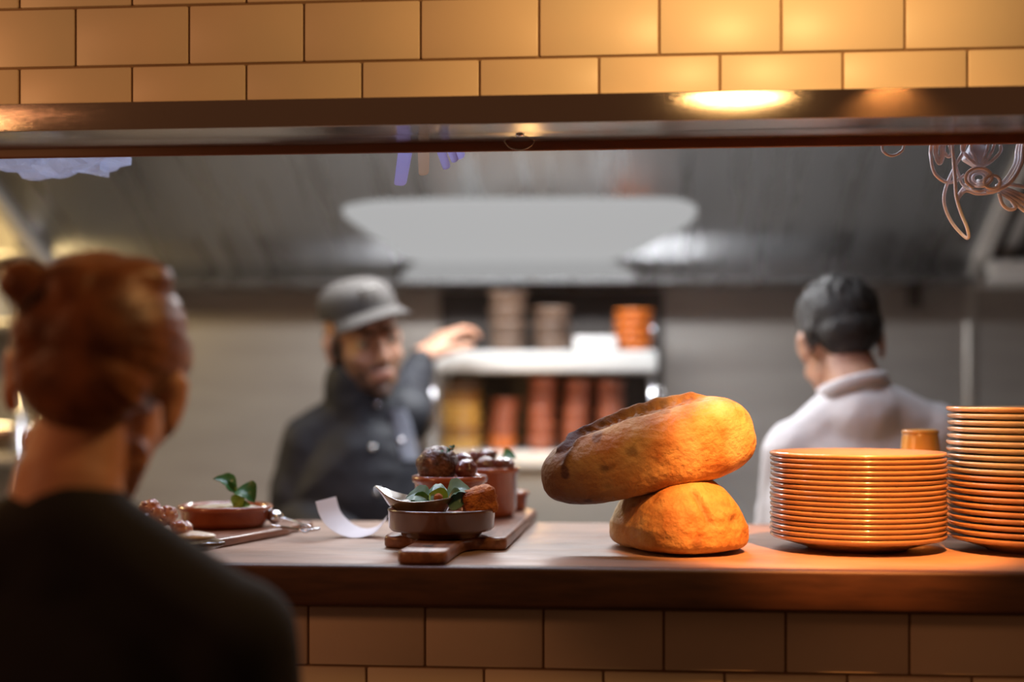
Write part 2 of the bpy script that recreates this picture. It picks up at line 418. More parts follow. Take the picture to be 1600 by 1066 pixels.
# ------------------------------------------------------------------ worktop
t = thing('worktop', 'long worn wooden serving worktop on the tiled half wall, lit orange at one end', 'counter', (0, 1.78, 1.178))
bm = NB(); box(bm, (-2.0, 1.80, 1.178), (2.0, 2.385, CT), .002, 2); obj('top_board', bm, M['worktop'], t, world=True, angle=40)
bm = NB(); box(bm, (-2.0, 1.775, 1.176), (2.0, 1.7995, CT), .005, 4); obj('front_edge', bm, M['edge'], t, world=True, angle=40, label='dark front edge')
bm = NB(); box(bm, (-2.0, 2.02, 0), (2.0, 2.36, 1.176)); obj('base_cabinet', bm, M['steelfront'], t, world=True, smooth=False)

# ------------------------------------------------------------------ hood
Y0 = 3.85; hp = W(800, 406, Y0); SL = V((0, -1, .46)).normalized(); HN = V((0, -.46, -1)).normalized()
xl = W(88, 412, Y0).x; xr = W(1518, 430, Y0).x
def HP(x, s): return V((x, hp.y, hp.z))+SL*s
t = thing('extractor_hood', 'wide stainless steel extractor hood hanging over the cooks', 'extractor hood', (0, 3.6, hp.z))
bm = NB(); hull_quad(bm, [HP(xl, 0), HP(xr, 0), HP(xr, 1.06), HP(xl, 1.06)][::-1], .01)
obj('sloped_panel', bm, M['hood'], t, world=True, smooth=False)
gb = W(800, 439, 3.79)
bm = NB(); hull_quad(bm, [V((xl, Y0, hp.z)), V((xr, Y0, hp.z)), V((xr, 3.79, gb.z)), V((xl, 3.79, gb.z))], .006)
obj('gutter', bm, M['gutter'], t, world=True, smooth=False)
bm = NB(); box(bm, (xl-.02, 3.785, gb.z-.006), (xr+.02, 4.0, gb.z), .002, 2); obj('rear_rim', bm, M['hood'], t, world=True, smooth=False)
for x, s in ((xl, -1), (xr, 1)):
    bm = NB()
    q = [HP(x, -.09), HP(x+s*.035, -.09), HP(x+s*.035, 1.06), HP(x, 1.06)]
    for p in q: p += HN*.03
    hull_quad(bm, q if s > 0 else q[::-1], .06)
    obj('side_rail', bm, M['hood_rim'], t, world=True, smooth=False)
bm = NB()
q = [HP(xr+.075, -.09), HP(xr+.105, -.09), HP(xr+.105, 1.06), HP(xr+.075, 1.06)]
hull_quad(bm, q, .05); obj('side_rail', bm, M['hood_rim'], t, world=True, smooth=False)
bm = NB(); q = [HP(xr+.036, -.09), HP(xr+.074, -.09), HP(xr+.074, 1.06), HP(xr+.036, 1.06)]; hull_quad(bm, q, .02); obj('joint_strip', bm, M['darkpanel'], t, world=True, smooth=False)
bm = NB(); q = [HP(xr+.106, 0), HP(2.4, 0), HP(2.4, 1.06), HP(xr+.106, 1.06)]; hull_quad(bm, q[::-1], .02); obj('dark_bay', bm, M['darkpanel'], t, world=True, smooth=False)
bm = NB(); box(bm, (xr+.036, 3.785, gb.z-.012), (2.4, 4.0, gb.z+.045), .003, 2); obj('rear_rim', bm, M['hood_rim'], t, world=True, smooth=False)
f = HP(0, 1.06); bm = NB(); box(bm, (xl-.04, f.y-.03, f.z-.02), (2.4, f.y+.03, 2.62)); obj('front_fascia', bm, M['hood'], t, world=True, smooth=False)
bm = NB(); p = W(1432, 452, 3.93); box(bm, (p.x-.012, 3.93, p.z-.05), (p.x+.012, 3.998, gb.z-.012), .003, 2); obj('bracket', bm, M['darkpanel'], t, world=True)
# lamp lens lying in the sloped panel
p0, n0 = V((0, hp.y, hp.z)), HN
lamp_px = [(532, 318), (575, 308), (700, 304), (900, 303), (1060, 304), (1092, 316), (1085, 340), (1045, 362), (990, 390), (960, 402), (640, 404), (612, 384), (566, 352), (540, 334)]
pts = [onplane(px, py, p0, n0) for px, py in lamp_px]
c0 = sum(pts, V())/len(pts); ex = V((1, 0, 0)); ey = SL
poly = rounded([((p-c0).dot(ex), (p-c0).dot(ey)) for p in pts], .04, 4)
Mh = Matrix((( ex.x, ey.x, HN.x, c0.x), (ex.y, ey.y, HN.y, c0.y), (ex.z, ey.z, HN.z, c0.z), (0, 0, 0, 1)))
bm = NB(); prism(bm, poly, .0005, .016, .006, 3, M4=Mh); obj('lamp_lens', bm, M['lamp'], t, world=True, label='glowing white lamp lens')
bm = NB(); prism(bm, [(x*1.02, y*1.05) for x, y in poly], 0.0, .004, 0, M4=Mh); obj('lamp_housing', bm, M['hood_rim'], t, world=True)

sx_t = .12; bm = NB()  # tables out of sight, added to bounce light up at the hood
t = thing('bounce_table', 'unseen low steel table added to bounce light, behind the pale-jacketed cook', 'table', (1.2, 3.7, 0))
box(bm, (sx_t, 3.44, .88), (2.4, 3.98, .92), .006, 2); obj('table_top', bm, M['bounce_top'], t, world=True, angle=40)
bm = NB(); box(bm, (sx_t+.02, 3.46, 0), (2.38, 3.98, .879)); obj('cabinet_body', bm, M['steelfront'], t, world=True, smooth=False)
t = thing('bounce_table', 'unseen low steel table added to bounce light, behind the cook in cap', 'table', (-1.2, 3.7, 0))
bm = NB(); box(bm, (-1.55, 3.44, .88), (-.66, 3.98, .92), .006, 2); obj('table_top', bm, M['bounce_top'], t, world=True, angle=40)
bm = NB(); box(bm, (-1.53, 3.46, 0), (-.68, 3.98, .879)); obj('cabinet_body', bm, M['steelfront'], t, world=True, smooth=False)

# ------------------------------------------------------------------ shelf unit on the back wall with stacked dishes
ya = 3.66; yb = 3.98
sx0 = W(668, 560, ya).x; sx1 = W(1027, 560, ya).x
zu1 = W(850, 548, ya).z; zu0 = W(850, 581, ya).z; zl1 = W(830, 707, ya).z; zl0 = W(830, 731, ya).z
t = thing('dish_shelf_unit', 'shelving with white boards and dark back, stacked with clay dishes, on the back wall', 'shelf', (0, 3.8, 0))
bm = NB(); box(bm, (sx0, ya, zu0), (sx1, yb, zu1), .006, 3); obj('shelf_board', bm, M['whiteshelf'], t, world=True, angle=40)
bm = NB(); box(bm, (sx0-.02, ya-.02, zl0), (sx1+.02, yb, zl1), .006, 3); obj('shelf_board', bm, M['whiteshelf'], t, world=True, angle=40)
bm = NB(); box(bm, (sx0-.01, yb, zl1), (sx1+.02, 3.998, gb.z-.015)); obj('back_panel', bm, M['darkpanel'], t, world=True, smooth=False)
bm = NB(); box(bm, (sx0-.02, ya, 0), (sx1+.02, yb, zl0-.001)); obj('cabinet_body', bm, M['steelfront'], t, world=True, smooth=False)
for x in (sx0+.012, sx1-.012):
    for y in (ya+.02, yb-.02):
        bm = NB(); tube(bm, [(x, y, zl1), (x, y, zu0)], .008, 10); obj('post', bm, M['chrome'], t, world=True)
for px, py in ((1021, 515), (1033, 612), (655, 622), (662, 664)):
    bm = NB(); p = W(px, py, ya+.01); ico(bm, p, .010, 2); tube(bm, [p, V((sx1-.004 if px > 900 else sx0+.004, p.y+.01, p.z))], .004, 6)
    obj('hook_knob', bm, M['chrome'], t, world=True)

def dish_mesh(name, r0, r1, h, m):
    """a plain straight-sided stacking dish"""
    bm = NB(); e = .006
    lathe(bm, [(0, 0), (r0-.004, 0), (r0, .004), (r1-.002, h-.012), (r1+.004, h-.009), (r1+.005, h-.001), (r1-.002, h), (r1-e, h-.004), (r0-e, e+.003), (0, e)], 28)
    me = bpy.data.meshes.new(name); bm.to_mesh(me); bm.free(); me.materials.append(m)
    for p in me.polygons: p.use_smooth = True
    return me
def stack(name, cat, kind, where, group, px, pyb, pyt, wpx, Y, mm, n, tilt=0., taper=.84):
    base = W(px, pyb, Y); top = W(px, pyt, Y); r = wpx/2/FPX*Y*1.0
    H = top.z-base.z; pitch = H/n
    mm = mm if isinstance(mm, list) else [mm]
    ms = [dish_mesh(name, r*taper, r-.005, pitch-.0015, m) for m in mm]
    for k in range(n):
        o = bpy.data.objects.new(name, ms[k % len(ms)]); C.objects.link(o)
        kk = n-1-k
        o.location = (base.x+math.sin(tilt)*k*pitch+random.uniform(-.002, .002), base.y, base.z+k*pitch+.0008)
        o.rotation_euler = (0, 0, random.uniform(0, 6))
        pos = 'bottom' if k == 0 else ('topmost' if kk == 0 else ORD[kk]+' from top')
        tag(o, f'{pos} {kind} {where}', cat, group)
def shelfpy(px, z, Y):   # picture height of a shelf top at that depth
    a = ray(px, 0); return HY-(z-ZC)/(Y/a.y)*FPX
Ys = 3.78
def sb(px): return shelfpy(px, zu1+.0005, Ys)
def lb(px): return shelfpy(px, zl1+.0005, Ys)
stack('stacked_pan', 'pan', 'brown pan', "of the taller pan stack, by the cook's raised hand", 'brown pans on the upper shelf', 793, sb(793), 456, 64, Ys, M['pan'], 4)
stack('stacked_pan', 'pan', 'brown pan', 'of the shorter pan stack, next to the white box', 'brown pans on the upper shelf', 863, sb(863), 480, 64, Ys, M['pan'], 3)
stack('clay_dish', 'dish', 'bright orange dish', 'in the stack at the upper shelf end', 'orange dishes on the upper shelf', 990, sb(990), 484, 62, Ys, M['orange'], 5)
bm = NB(); a = W(897, sb(900), 3.69); b = W(964, 526, 3.69); box(bm, (a.x, 3.668, zu1+.0005), (b.x, 3.73, b.z), .003, 2)
tag(obj('box', bm, M['whitebox'], origin=(a.x, 3.69, zu1), angle=40), 'small plain white box on the front of the upper shelf', 'box')
stack('serving_dish', 'dish', 'yellow dish', "of the wide stack on the lower shelf", 'yellow dishes on the lower shelf', 720, lb(720), 596, 70, Ys, [M['yellowware'], M['yellowdark'], M['yellowware'], M['yellowware'], M['yellowdark'], M['pan']], 6)
lab = 'clay bowls leaning on the lower shelf'
stack('clay_bowl', 'bowl', 'red clay bowl', 'of the shortest column, beside the yellow dishes', lab, 783, lb(783), 622, 48, Ys, [M['orange'], M['clay'], M['clay'], M['clay']], 4, .10)
stack('clay_bowl', 'bowl', 'red clay bowl', 'of the second column from the yellow dishes', lab, 845, lb(845), 590, 48, Ys, M['clay'], 5, .05)
stack('clay_bowl', 'bowl', 'red clay bowl', 'of the third column from the yellow dishes', lab, 898, lb(898), 594, 46, Ys, M['clay'], 5, .08)
stack('clay_bowl', 'bowl', 'red clay bowl', 'of the column farthest from the yellow dishes', lab, 953, lb(953), 594, 46, Ys, M['clay'], 5, .03)

# ------------------------------------------------------------------ larder rack at the far left
t = thing('storage_rack', 'steel storage rack in yellow light behind the red-haired woman', 'shelf', (-1.95, 3.85, 0))
x0, x1 = -2.35, -1.668
for z in (1.06, 1.27, W(20, 500, 3.76).z, W(20, 392, 3.76).z):
    bm = NB(); box(bm, (x0, 3.75, z-.025), (x1, 3.98, z), .004, 2); obj('shelf_board', bm, M['seam'], t, world=True, angle=40)
for x in (x0+.015, x1-.015):
    for y in (3.77, 3.96):
        bm = NB(); tube(bm, [(x, y, 0), (x, y, 2.0)], .013, 10); obj('post', bm, M['chrome'], t, world=True)
zr = W(20, 500, 3.76).z
for i, (x, col, what) in enumerate(((-2.0, 'yellowware', 'yellow'), (-1.78, 'whitebox', 'white'))):
    bm = NB(); lathe(bm, [(0, 0), (.07, 0), (.085, .01), (.09, .11), (.092, .112), (.086, .112), (.08, .015), (0, .012)], 28)
    tag(obj('food_tub', bm, M[col], origin=None), f'{what} round tub on the storage rack behind the woman', 'tub').location = (x, 3.86, zr+.0005)
zr = 1.27
bm = NB(); box(bm, (-1.98, 3.77, zr+.001), (-1.70, 3.95, zr+.09), .01, 3)
tag(obj('steel_tray', bm, M['chrome'], origin=(-1.84, 3.86, zr)), 'shiny steel container on a low rack shelf behind the woman', 'container')

# ================================================================== THINGS ON THE WORKTOP
def leaf(bm, base, tip, nrm, width, cup=.25, bend=.2, mi=0, th=.0006, nu=10, nv=6):
    base = V(base); tip = V(tip); u = tip-base; L = u.length; u.normalize()
    n = V(nrm); n = (n-u*n.dot(u)).normalized(); s = u.cross(n)
    def P(a, b, off):
        wv = width/2*1.15*math.sin(PI*min(1, a*.97+.03)**.85)**.75*(1 if a < .999 else .0)
        return base+u*(a*L)+s*(b*wv)+n*(bend*L*math.sin(PI*a)+cup*width*(b*b)*math.sin(PI*a)-.04*width*math.exp(-(b*6)**2)+.03*width*math.sin(a*22)*abs(b)+off)
    for off, fl in ((0, 0), (-th, 1)):
        g = [[bm.verts.new(P(i/nu, -1+2*j/nv, off)) for j in range(nv+1)] for i in range(nu+1)]
        for i in range(nu):
            for j in range(nv):
                q = (g[i][j], g[i][j+1], g[i+1][j+1], g[i+1][j])
                bm.faces.new(q if fl else q[::-1]).material_index = mi
def pot_prof(r, h, e=.005):
    return [(0, 0), (r-.012, 0), (r-.008, .003), (r-.004, .012), (r-.003, h-.012), (r, h-.010), (r+.0015, h-.005), (r, h-.0005), (r-.003, h), (r-.006, h-.003), (r-.008, h-.012), (r-.009, .012), (r-.014, e+.001), (0, e)]

# --- two wooden boards
BZ = .018
ax = V((.017, 1)).normalized()
ang = -math.atan2(ax.x, ax.y)
t = thing('serving_board', 'reddish wooden paddle board with clay pots, its handle at the worktop edge', 'board', (-.267, 1.965, CT), ang)
body = [(-.088, .008), (-.060, .0), (-.045, .004), (-.034, -.02), (-.031, -.09), (-.036, -.178), (.030, -.178), (.031, -.09), (.034, -.03), (.048, -.004), (.066, -.010), (.088, -.004), (.090, .475), (-.088, .475)]
bm = NB(); prism(bm, rounded(body, [.02, .02, .02, .02, .05, .02, .02, .05, .02, .02, .02, .02, .02, .02], 5), .0003, BZ, .005, 3); obj('board', bm, M['board'], t, angle=60)
bm = NB(); lathe(bm, [(0, BZ+.0004), (.0075, BZ+.0004), (.008, BZ-.001), (.0, BZ-.001)], 20, Matrix.Translation((-.003, -.12, 0))); obj('hole_disc', bm, M['hole_shade'], t)  # dark disc laid on the wood; no hole cut, its shade is coloured in
LB = .013
A = at(284, 868, CT); Cc = at(508, 826, CT); u = (Cc-A).normalized(); L = (Cc-A).length
ang = -math.atan2(u.x, u.y)
t = thing('serving_board', 'reddish wooden board under the round custard dish and the octopus plate', 'board', A, ang)
bm = NB(); prism(bm, rounded([(0, -.06), (0, L-.11), (-.012, L-.085), (-.008, L-.01), (-.055, L), (-.062, L-.08), (-.085, L-.10), (-.21, L-.10), (-.21, -.06)], [.02, .02, .02, .03, .03, .02, .03, .03, .02]), .0003, LB, .004, 3)
obj('board', bm, M['board'], t, angle=60)

# --- round dish of grilled custard with basil
c = at(352, 818, CT+LB); c = W(352, 800, 2.135); c.z = CT+LB
t = thing('round_dish', 'low round clay dish of pale grilled cream topped by a basil sprig', 'dish', c)
bm = NB(); lathe(bm, [(0, .0003), (.055, .0003), (.060, .003), (.066, .010), (.068, .024), (.0715, .026), (.0725, .030), (.071, .0335), (.067, .0335), (.064, .028), (.061, .012), (0, .008)], 56); obj('bowl', bm, M['terracotta'], t)
bm = NB(); vs = ico(bm, (0, 0, .022), (.0605, .0605, .013), 5); lumpy(bm, vs, .0022, 60, 3); obj('cream', bm, M['cream'], t)
b = V((c.x, c.y, CT+LB+.032)); F = lambda px, py, dy=0: W(px, py, c.y-.02+dy)
s = thing('basil_sprig', 'dark green basil sprig standing in the pale cream dish', 'herb', F(366, 790))
bm = NB(); tube(bm, catmull([F(365, 793), F(366, 780), F(369, 766), F(367, 760)], 6), [.0016]*19, 8); obj('stem', bm, M['stem'], s, world=True)
for (b0, t0, n, wd, m, bd) in (((368, 769), (333, 748), (.2, -.5, .9), .026, 'basil', .18), ((369, 766), (398, 786), (.5, -.7, .6), .032, 'basil', .30), ((364, 790), (382, 776), (.2, -1, .2), .02, 'stem', .1), ((364, 791), (392, 790), (.1, -.8, .6), .014, 'stem', .1), ((369, 768), (352, 752), (0, -.9, .3), .012, 'basil', .1)):
    bm = NB(); leaf(bm, F(*b0), F(*t0), n, wd, .3, bd); obj('leaf', bm, M[m], s, world=True)

# --- tongs
z = CT+LB
t = thing('wire_tongs', 'shiny wire tongs lying on the board beside the custard dish', 'tongs', at(470, 826, z))
r = .0022
for pts in ([(424, 812, .012), (445, 811, .010), (470, 819, .006), (488, 826, .004), (500, 826, .004)], [(423, 822, .006), (440, 824, .004), (465, 828, .003), (484, 829, .003), (497, 827, .004)]):
    P = [at(px, py, z+dz) for px, py, dz in pts]
    bm = NB(); tube(bm, catmull(P, 6), r, 8); obj('arm', bm, M['chrome'], t, world=True)
bm = NB(); P = at(477, 826, z+.006); tube(bm, [P+V((.008*math.cos(a), .003*math.sin(a), .005*math.sin(a))) for a in [i*PI/8 for i in range(17)]], .0016, 6); obj('clasp', bm, M['chrome'], t, world=True)
bm = NB(); P = at(430, 808, z+.014); vs = ico(bm, P, (.012, .016, .011), 3)
obj('bowl_end', bm, M['chrome'], t, world=True)

# --- octopus plate
k = at(362, 849, CT+.024); cc = k+V((-.128, .012, 0)); cc.z = CT+LB
t = thing('square_plate', 'square olive-brown glazed plate of octopus, half hidden by the woman', 'plate', cc, math.radians(40))
bm = NB(); n = 24; S = .090
def ph(x, y):
    m = max(abs(x), abs(y))/S
    return .004+.009*sstep(.72, 1.0, m)+.0012*noise.noise(V((x*30, y*30, 0)))
g = {}
for top in (1, 0):
    for i in range(n+1):
        for j in range(n+1):
            x = -S+2*S*i/n; y = -S+2*S*j/n; q = max(abs(x), abs(y)) ; rr = math.hypot(x, y)
            kx = 1-.06*max(0, (rr/(S*1.414))-.8)/.2
            g[top, i, j] = bm.verts.new((x*kx, y*kx, ph(x, y) if top else max(.0003, ph(x, y)-.0045)))
for i in range(n):
    for j in range(n):
        bm.faces.new((g[1, i, j], g[1, i+1, j], g[1, i+1, j+1], g[1, i, j+1])); bm.faces.new((g[0, i, j+1], g[0, i+1, j+1], g[0, i+1, j], g[0, i, j]))
for i in range(n):
    for a, b in (((i, 0), (i+1, 0)), ((i+1, n), (i, n)), ((0, i+1), (0, i)), ((n, i), (n, i+1))):
        bm.faces.new((g[1, *b], g[1, *a], g[0, *a], g[0, *b]))
bmesh.ops.recalc_face_normals(bm, faces=bm.faces)
obj('plate', bm, M['oliveglaze'], t)
yp = cc.y-.02
def chunk(name, px, py, r, m, label, cat, grp, seed, Y, amp=.003, sc_=90, z=None, suck=False):
    p = W(px, py, Y); bm = NB(); vs = ico(bm, p, r, 4); lumpy(bm, vs, amp, sc_, seed)
    if suck:
        for q in range(5):
            a = q*1.1+seed; d = V((math.cos(a)*.8, -.55, math.sin(a)*.7)).normalized()
            vs = ico(bm, p+V((d.x*r[0], d.y*r[1], d.z*r[2]))*.92, .0035, 2)
    o = obj(name, bm, M[m], origin=p); tag(o, label, cat, grp); return o
G = 'octopus pieces on the olive plate'
chunk('octopus_piece', 236, 797, (.014, .014, .014), 'octopus', 'octopus tentacle piece on top of the pile on the olive plate', 'octopus', G, 1, yp, suck=True)
chunk('octopus_piece', 247, 809, (.013, .013, .015), 'octopus', 'dark octopus piece just below the top piece of the pile', 'octopus', G, 2, yp-.012, suck=True)
chunk('octopus_piece', 264, 806, (.011, .011, .014), 'octopus', 'upright thin octopus piece nearest to the custard dish', 'octopus', G, 3, yp-.004, suck=True)
chunk('octopus_piece', 281, 829, (.013, .012, .013), 'octopus', 'octopus piece with a big round sucker resting on white potato', 'octopus', G, 4, yp-.03, suck=True)
chunk('octopus_piece', 292, 826, (.007, .008, .010), 'octopus', 'smallest octopus tip at the open end of the pile', 'octopus', G, 5, yp-.025)
chunk('octopus_piece', 228, 825, (.016, .014, .020), 'octopus', "octopus piece beside the woman's sweater at the foot of the pile", 'octopus', G, 6, yp-.02, suck=True)
G = 'potato slices on the olive plate'
chunk('potato_slice', 300, 838, (.030, .020, .006), 'potato', 'white potato slice lying at the open corner of the olive plate', 'potato', G, 7, yp-.030, .0015, 50)
chunk('potato_slice', 266, 834, (.022, .020, .010), 'potato', 'white potato slice under the octopus pieces on the olive plate', 'potato', G, 8, yp-.025, .0015, 50)

# --- receipt
bm = NB()
e0 = catmull([W(px, py, 2.10) for px, py in ((493, 787), (500, 810), (514, 828), (533, 839), (553, 843.5), (575, 840), (590, 832), (603, 815))], 6)
e1 = catmull([W(px, py, 2.155) for px, py in ((525, 779), (531, 800), (543, 815), (557, 825), (572, 829), (586, 826.5), (596, 820), (606, 808))], 6)
mz = min(min(p.z for p in e0), min(p.z for p in e1)); 
for p in e0+e1: p.z += CT+.0012-mz if mz < CT+.0012 else 0
for off in (0, -.0004):
    va = [bm.verts.new(p+V((0, 0, off))) for p in e0]; vb = [bm.verts.new(p+V((0, 0, off))) for p in e1]
    for i in range(len(va)-1):
        q = (va[i], va[i+1], vb[i+1], vb[i]); bm.faces.new(q if off == 0 else q[::-1])
tag(obj('paper_receipt', bm, M['paper'], origin=at(553, 843, CT)), 'curled strip of white receipt paper lying on the worktop', 'paper')

# --- brown dish with boat dish, basil and breaded piece
c = W(690, 800, 1.966); c.z = CT+BZ
t = thing('tapas_dish', 'dark brown glazed round dish at the front of the paddle board', 'dish', c)
bm = NB(); lathe(bm, [(0, .0004), (.052, .0004), (.055, .003), (.058, .008), (.070, .010), (.0735, .014), (.0745, .036), (.0755, .0385), (.074, .0405), (.0715, .0395), (.070, .034), (.068, .016), (0, .013)], 56); obj('bowl', bm, M['browndish'], t)
bm = NB(); vs = ico(bm, (.012, 0, .020), (.054, .058, .014), 4); lumpy(bm, vs, .004, 60, 5); obj('sauce', bm, M['redsauce'], t)
D = c.y
b = W(656, 794, D-.012)
t = thing('boat_dish', 'small spouted sauce boat dish tilted inside the dark brown dish', 'dish', b)
bm = NB(); prof = [(0, -.012), (.020, -.012), (.034, -.004), (.043, .012), (.0445, .014), (.0425, .0145), (.032, 0), (.018, -.007), (0, -.007)]
lathe(bm, prof, 48)
for v in bm.verts:
    x, y, z = v.co; a = math.atan2(y, -x); q = math.hypot(x, y)/.044
    sp = math.exp(-(a/.55)**2)*q*q
    v.co.x = x*1.12-.013*sp; v.co.z = z+.010*sp+.004*q*q*math.sin(a*2+1.0)
    v.co.y = y*(.82-.25*sp)
    v.co.z += v.co.x*-.06
obj('bowl', bm, M['oliveglaze'], t)
p = W(749, 783, D-.008)
bm = NB(); box(bm, (-.024, -.017, -.019), (.023, .017, .019), .008, 3); bmesh.ops.subdivide_edges(bm, edges=bm.edges, cuts=4, use_grid_fill=True)
lumpy(bm, list(bm.verts), .0025, 130, 3, 3); bmesh.ops.transform(bm, matrix=Euler((.1, -.25, .35)).to_matrix().to_4x4(), verts=bm.verts)
o = obj('breaded_piece', bm, M['crumbed']); o.location = p; tag(o, 'orange breadcrumbed chunk leaning on the rim of the brown dish', 'fried food')
t = thing('basil_garnish', 'basil leaves with a painted bluish sheen heaped on the sauce boat dish', 'herb', W(680, 790, D-.01))
Fb = lambda px, py, dy=0: W(px, py, D-.015+dy)
for (b0, t0, n, wd, m, cu, bd, dy) in (((676, 786), (634, 778), (0, -.55, .85), .034, 'basil_sheen', .1, .26, 0), ((674, 785), (640, 786), (0, -.8, .5), .022, 'basil', .2, .15, -.004), ((700, 776), (664, 774), (.1, -.6, .8), .034, 'basil_sheen', -.1, .30, .006), ((697, 782), (738, 768), (-.1, -.5, .9), .036, 'basil_sheen', .2, .28, .004), ((700, 784), (727, 784), (0, -.9, .5), .030, 'basil_sheen', .2, .15, -.006), ((698, 786), (670, 772), (0, -.9, .4), .026, 'stem', .2, .1, -.004)):
    bm = NB(); leaf(bm, Fb(*b0, dy), Fb(*t0, dy), n, wd, cu, bd); obj('leaf', bm, M[m], t, world=True)
chunk('tomato_piece', 685, 778, (.006, .005, .006), 'crumbed', 'tiny orange tomato piece between the basil leaves', 'tomato', None, 4, D-.026, .0008, 100)

# --- clay pots
def pot(px, dY, r, h, label):
    c = W(px, 800, dY); c.z = CT+BZ
    t = thing('clay_pot', label, 'pot', c, 0, 'clay pots on the paddle board')
    bm = NB(); lathe(bm, [(q[0], q[1]+.0004) for q in pot_prof(r, h)], 48); obj('pot', bm, M['terracotta'], t)
    return t, c
t, c = pot(703, 2.100, .0555, .0775, 'clay pot of meatballs directly behind the dark brown dish')
bm = NB(); vs = ico(bm, (0, 0, .052), (.046, .046, .016), 4); lumpy(bm, vs, .003, 60, 2); obj('sauce', bm, M['sauce'], t)
G = 'meatballs in the clay pots'
chunk('meatball', 684, 727, (.0315, .030, .0300), 'meat', 'largest crusty brown meatball with herb flecks on top', 'meatball', G, 1, 2.088, .0026, 70)
chunk('meatball', 729, 734, (.016, .016, .0155), 'glazed_meat', 'small glazed meatball in front beside the largest one', 'meatball', G, 2, 2.074, .002, 80)
chunk('meatball', 724, 722, (.015, .015, .014), 'glazed_meat', 'small glazed meatball behind, beside the largest one', 'meatball', G, 3, 2.112, .002, 80)
bm = NB()
for q in range(12):
    p = W(697+random.uniform(-6, 12), 703+random.uniform(-4, 5), 2.060); d = V((random.uniform(-1, 1), random.uniform(-1, 1), .4)).normalized()*.006
    leaf(bm, p, p+d, (0, -.5, 1), .004, .1, .1, nu=4, nv=2)
tag(obj('parsley', bm, M['herb'], origin=W(698, 704, 2.06)), 'chopped dark parsley on the largest meatball', 'herb')['kind'] = 'stuff'
t, c = pot(757, 2.290, .0560, .080, 'taller-looking clay pot of glazed meat farther back on the paddle board')
bm = NB(); vs = ico(bm, (0, 0, .055), (.047, .047, .016), 4); lumpy(bm, vs, .003, 60, 3); obj('sauce', bm, M['sauce'], t)
G = 'glazed meat chunks in the back pot'
for i, (px, py, r, Y, lb_) in enumerate(((741, 716, (.012, .012, .011), 2.268, 'dark glazed meat chunk next to the small meatballs'), (762, 713, (.016, .014, .012), 2.300, 'topmost glazed meat chunk in the back clay pot'), (758, 727, (.017, .013, .013), 2.258, 'front glazed meat chunk in the back clay pot'), (787, 726, (.017, .014, .012), 2.266, 'shiny red meat chunk by the green leaf in the back pot'))):
    chunk('meat_chunk', px, py, r, 'glazed_meat', lb_, 'meat', G, i+3, Y, .003, 70)
bm = NB(); leaf(bm, W(782, 722, 2.30), W(807, 716, 2.29), (0, -.6, .8), .026, .2, .3)
tag(obj('basil_leaf', bm, M['basil'], origin=W(795, 720, 2.295)), 'single green leaf at the rim of the back clay pot', 'herb')
c = W(793, 800, 2.408); c.z = CT+BZ
t = thing('small_clay_dish', 'small low clay dish at the far end of the paddle board', 'dish', c)
bm = NB(); lathe(bm, [(0, .0004), (.028, .0004), (.032, .004), (.034, .024), (.037, .027), (.0375, .031), (.035, .033), (.032, .030), (.030, .01), (0, .006)], 40); obj('bowl', bm, M['terracotta'], t)
bm = NB(); vs = ico(bm, (0, 0, .026), (.029, .029, .012), 4); lumpy(bm, vs, .004, 90, 6); obj('olive_tapenade', bm, M['sauce'], t)

# --- bread
def loaf(L, Wd, Ht, Hb, n1, seed, amp=.004, shear=0., taper=0., narrow=0., bot=1.):
    bm = NB(); q = bmesh.ops.create_icosphere(bm, subdivisions=7, radius=1)
    off = V((seed*4.1, seed, -seed*2.3))
    for v in bm.verts:
        d = v.co.normalized(); H = Ht if d.z > 0 else Hb
        m = n1 if d.z > 0 else n1+bot
        g = ((abs(d.x)/L)**n1+(abs(d.y)/Wd)**n1)**(1/n1)
        r = 1/(g**m+(abs(d.z)/H)**m)**(1/m)
        p = d*r
        zz = max(0, p.z/Ht)
        p.y *= 1-narrow*zz; p.x *= 1-.3*narrow*zz
        p.y += shear*zz
        p.z *= 1+taper*p.x/L
        k = sum(noise.noise(p*f+off)*a for f, a in ((11, 1.), (28, .45), (70, .22), (170, .10)))
        p += d*k*amp
        v.co = p
    return bm
bm = loaf(.152, .071, .060, .054, 2.45, 3, .0042, taper=.12)
burn = []; fl = []
for v in bm.verts:
    x, y, z = v.co; phi = math.degrees(math.atan2(z, -y))
    slash = 57-34*sstep(-.080, -.122, x)+8*sstep(.0, .09, x)+4*noise.noise(V((x*25, 1, 2))); inr = sstep(-.128, -.105, x)*sstep(.105, .075, x)
    dphi = phi-slash
    lip = math.exp(-((dphi-33)/6)**2)*inr+.5*math.exp(-((dphi+2)/4)**2)*inr*sstep(-.06, -.10, x); gap = (sstep(-1, 5, dphi)*sstep(34, 26, dphi))*inr
    d = v.co.normalized()
    v.co += d*(.0090*lip*(1+.5*noise.noise(v.co*60))-.0075*gap+gap*.006*noise.noise(v.co*110))
    b_ = lip*(.95-.5*sstep(-.11, .04, x))+.75*gap*(.55+.6*noise.noise(v.co*120))
    b_ += .85*sstep(-.02, -.15, x+.3*z)+.20*sstep(-.02, -.045, z)
    b_ += .5*sstep(.42, .62, noise.noise(v.co*38+V((9, 2, 4))))
    burn.append(min(1, max(0, b_)))
    fl.append(max(0, min(1, .55*sstep(.0, .10, x+.25*z)*sstep(-.25, .5, noise.noise(v.co*22)))))
me = bpy.data.meshes.new('bread_loaf'); bm.to_mesh(me); bm.free()
for nm, dat in (('burn', burn), ('flour', fl)):
    a = me.attributes.new(nm, 'FLOAT', 'POINT'); a.data.foreach_set('value', dat)
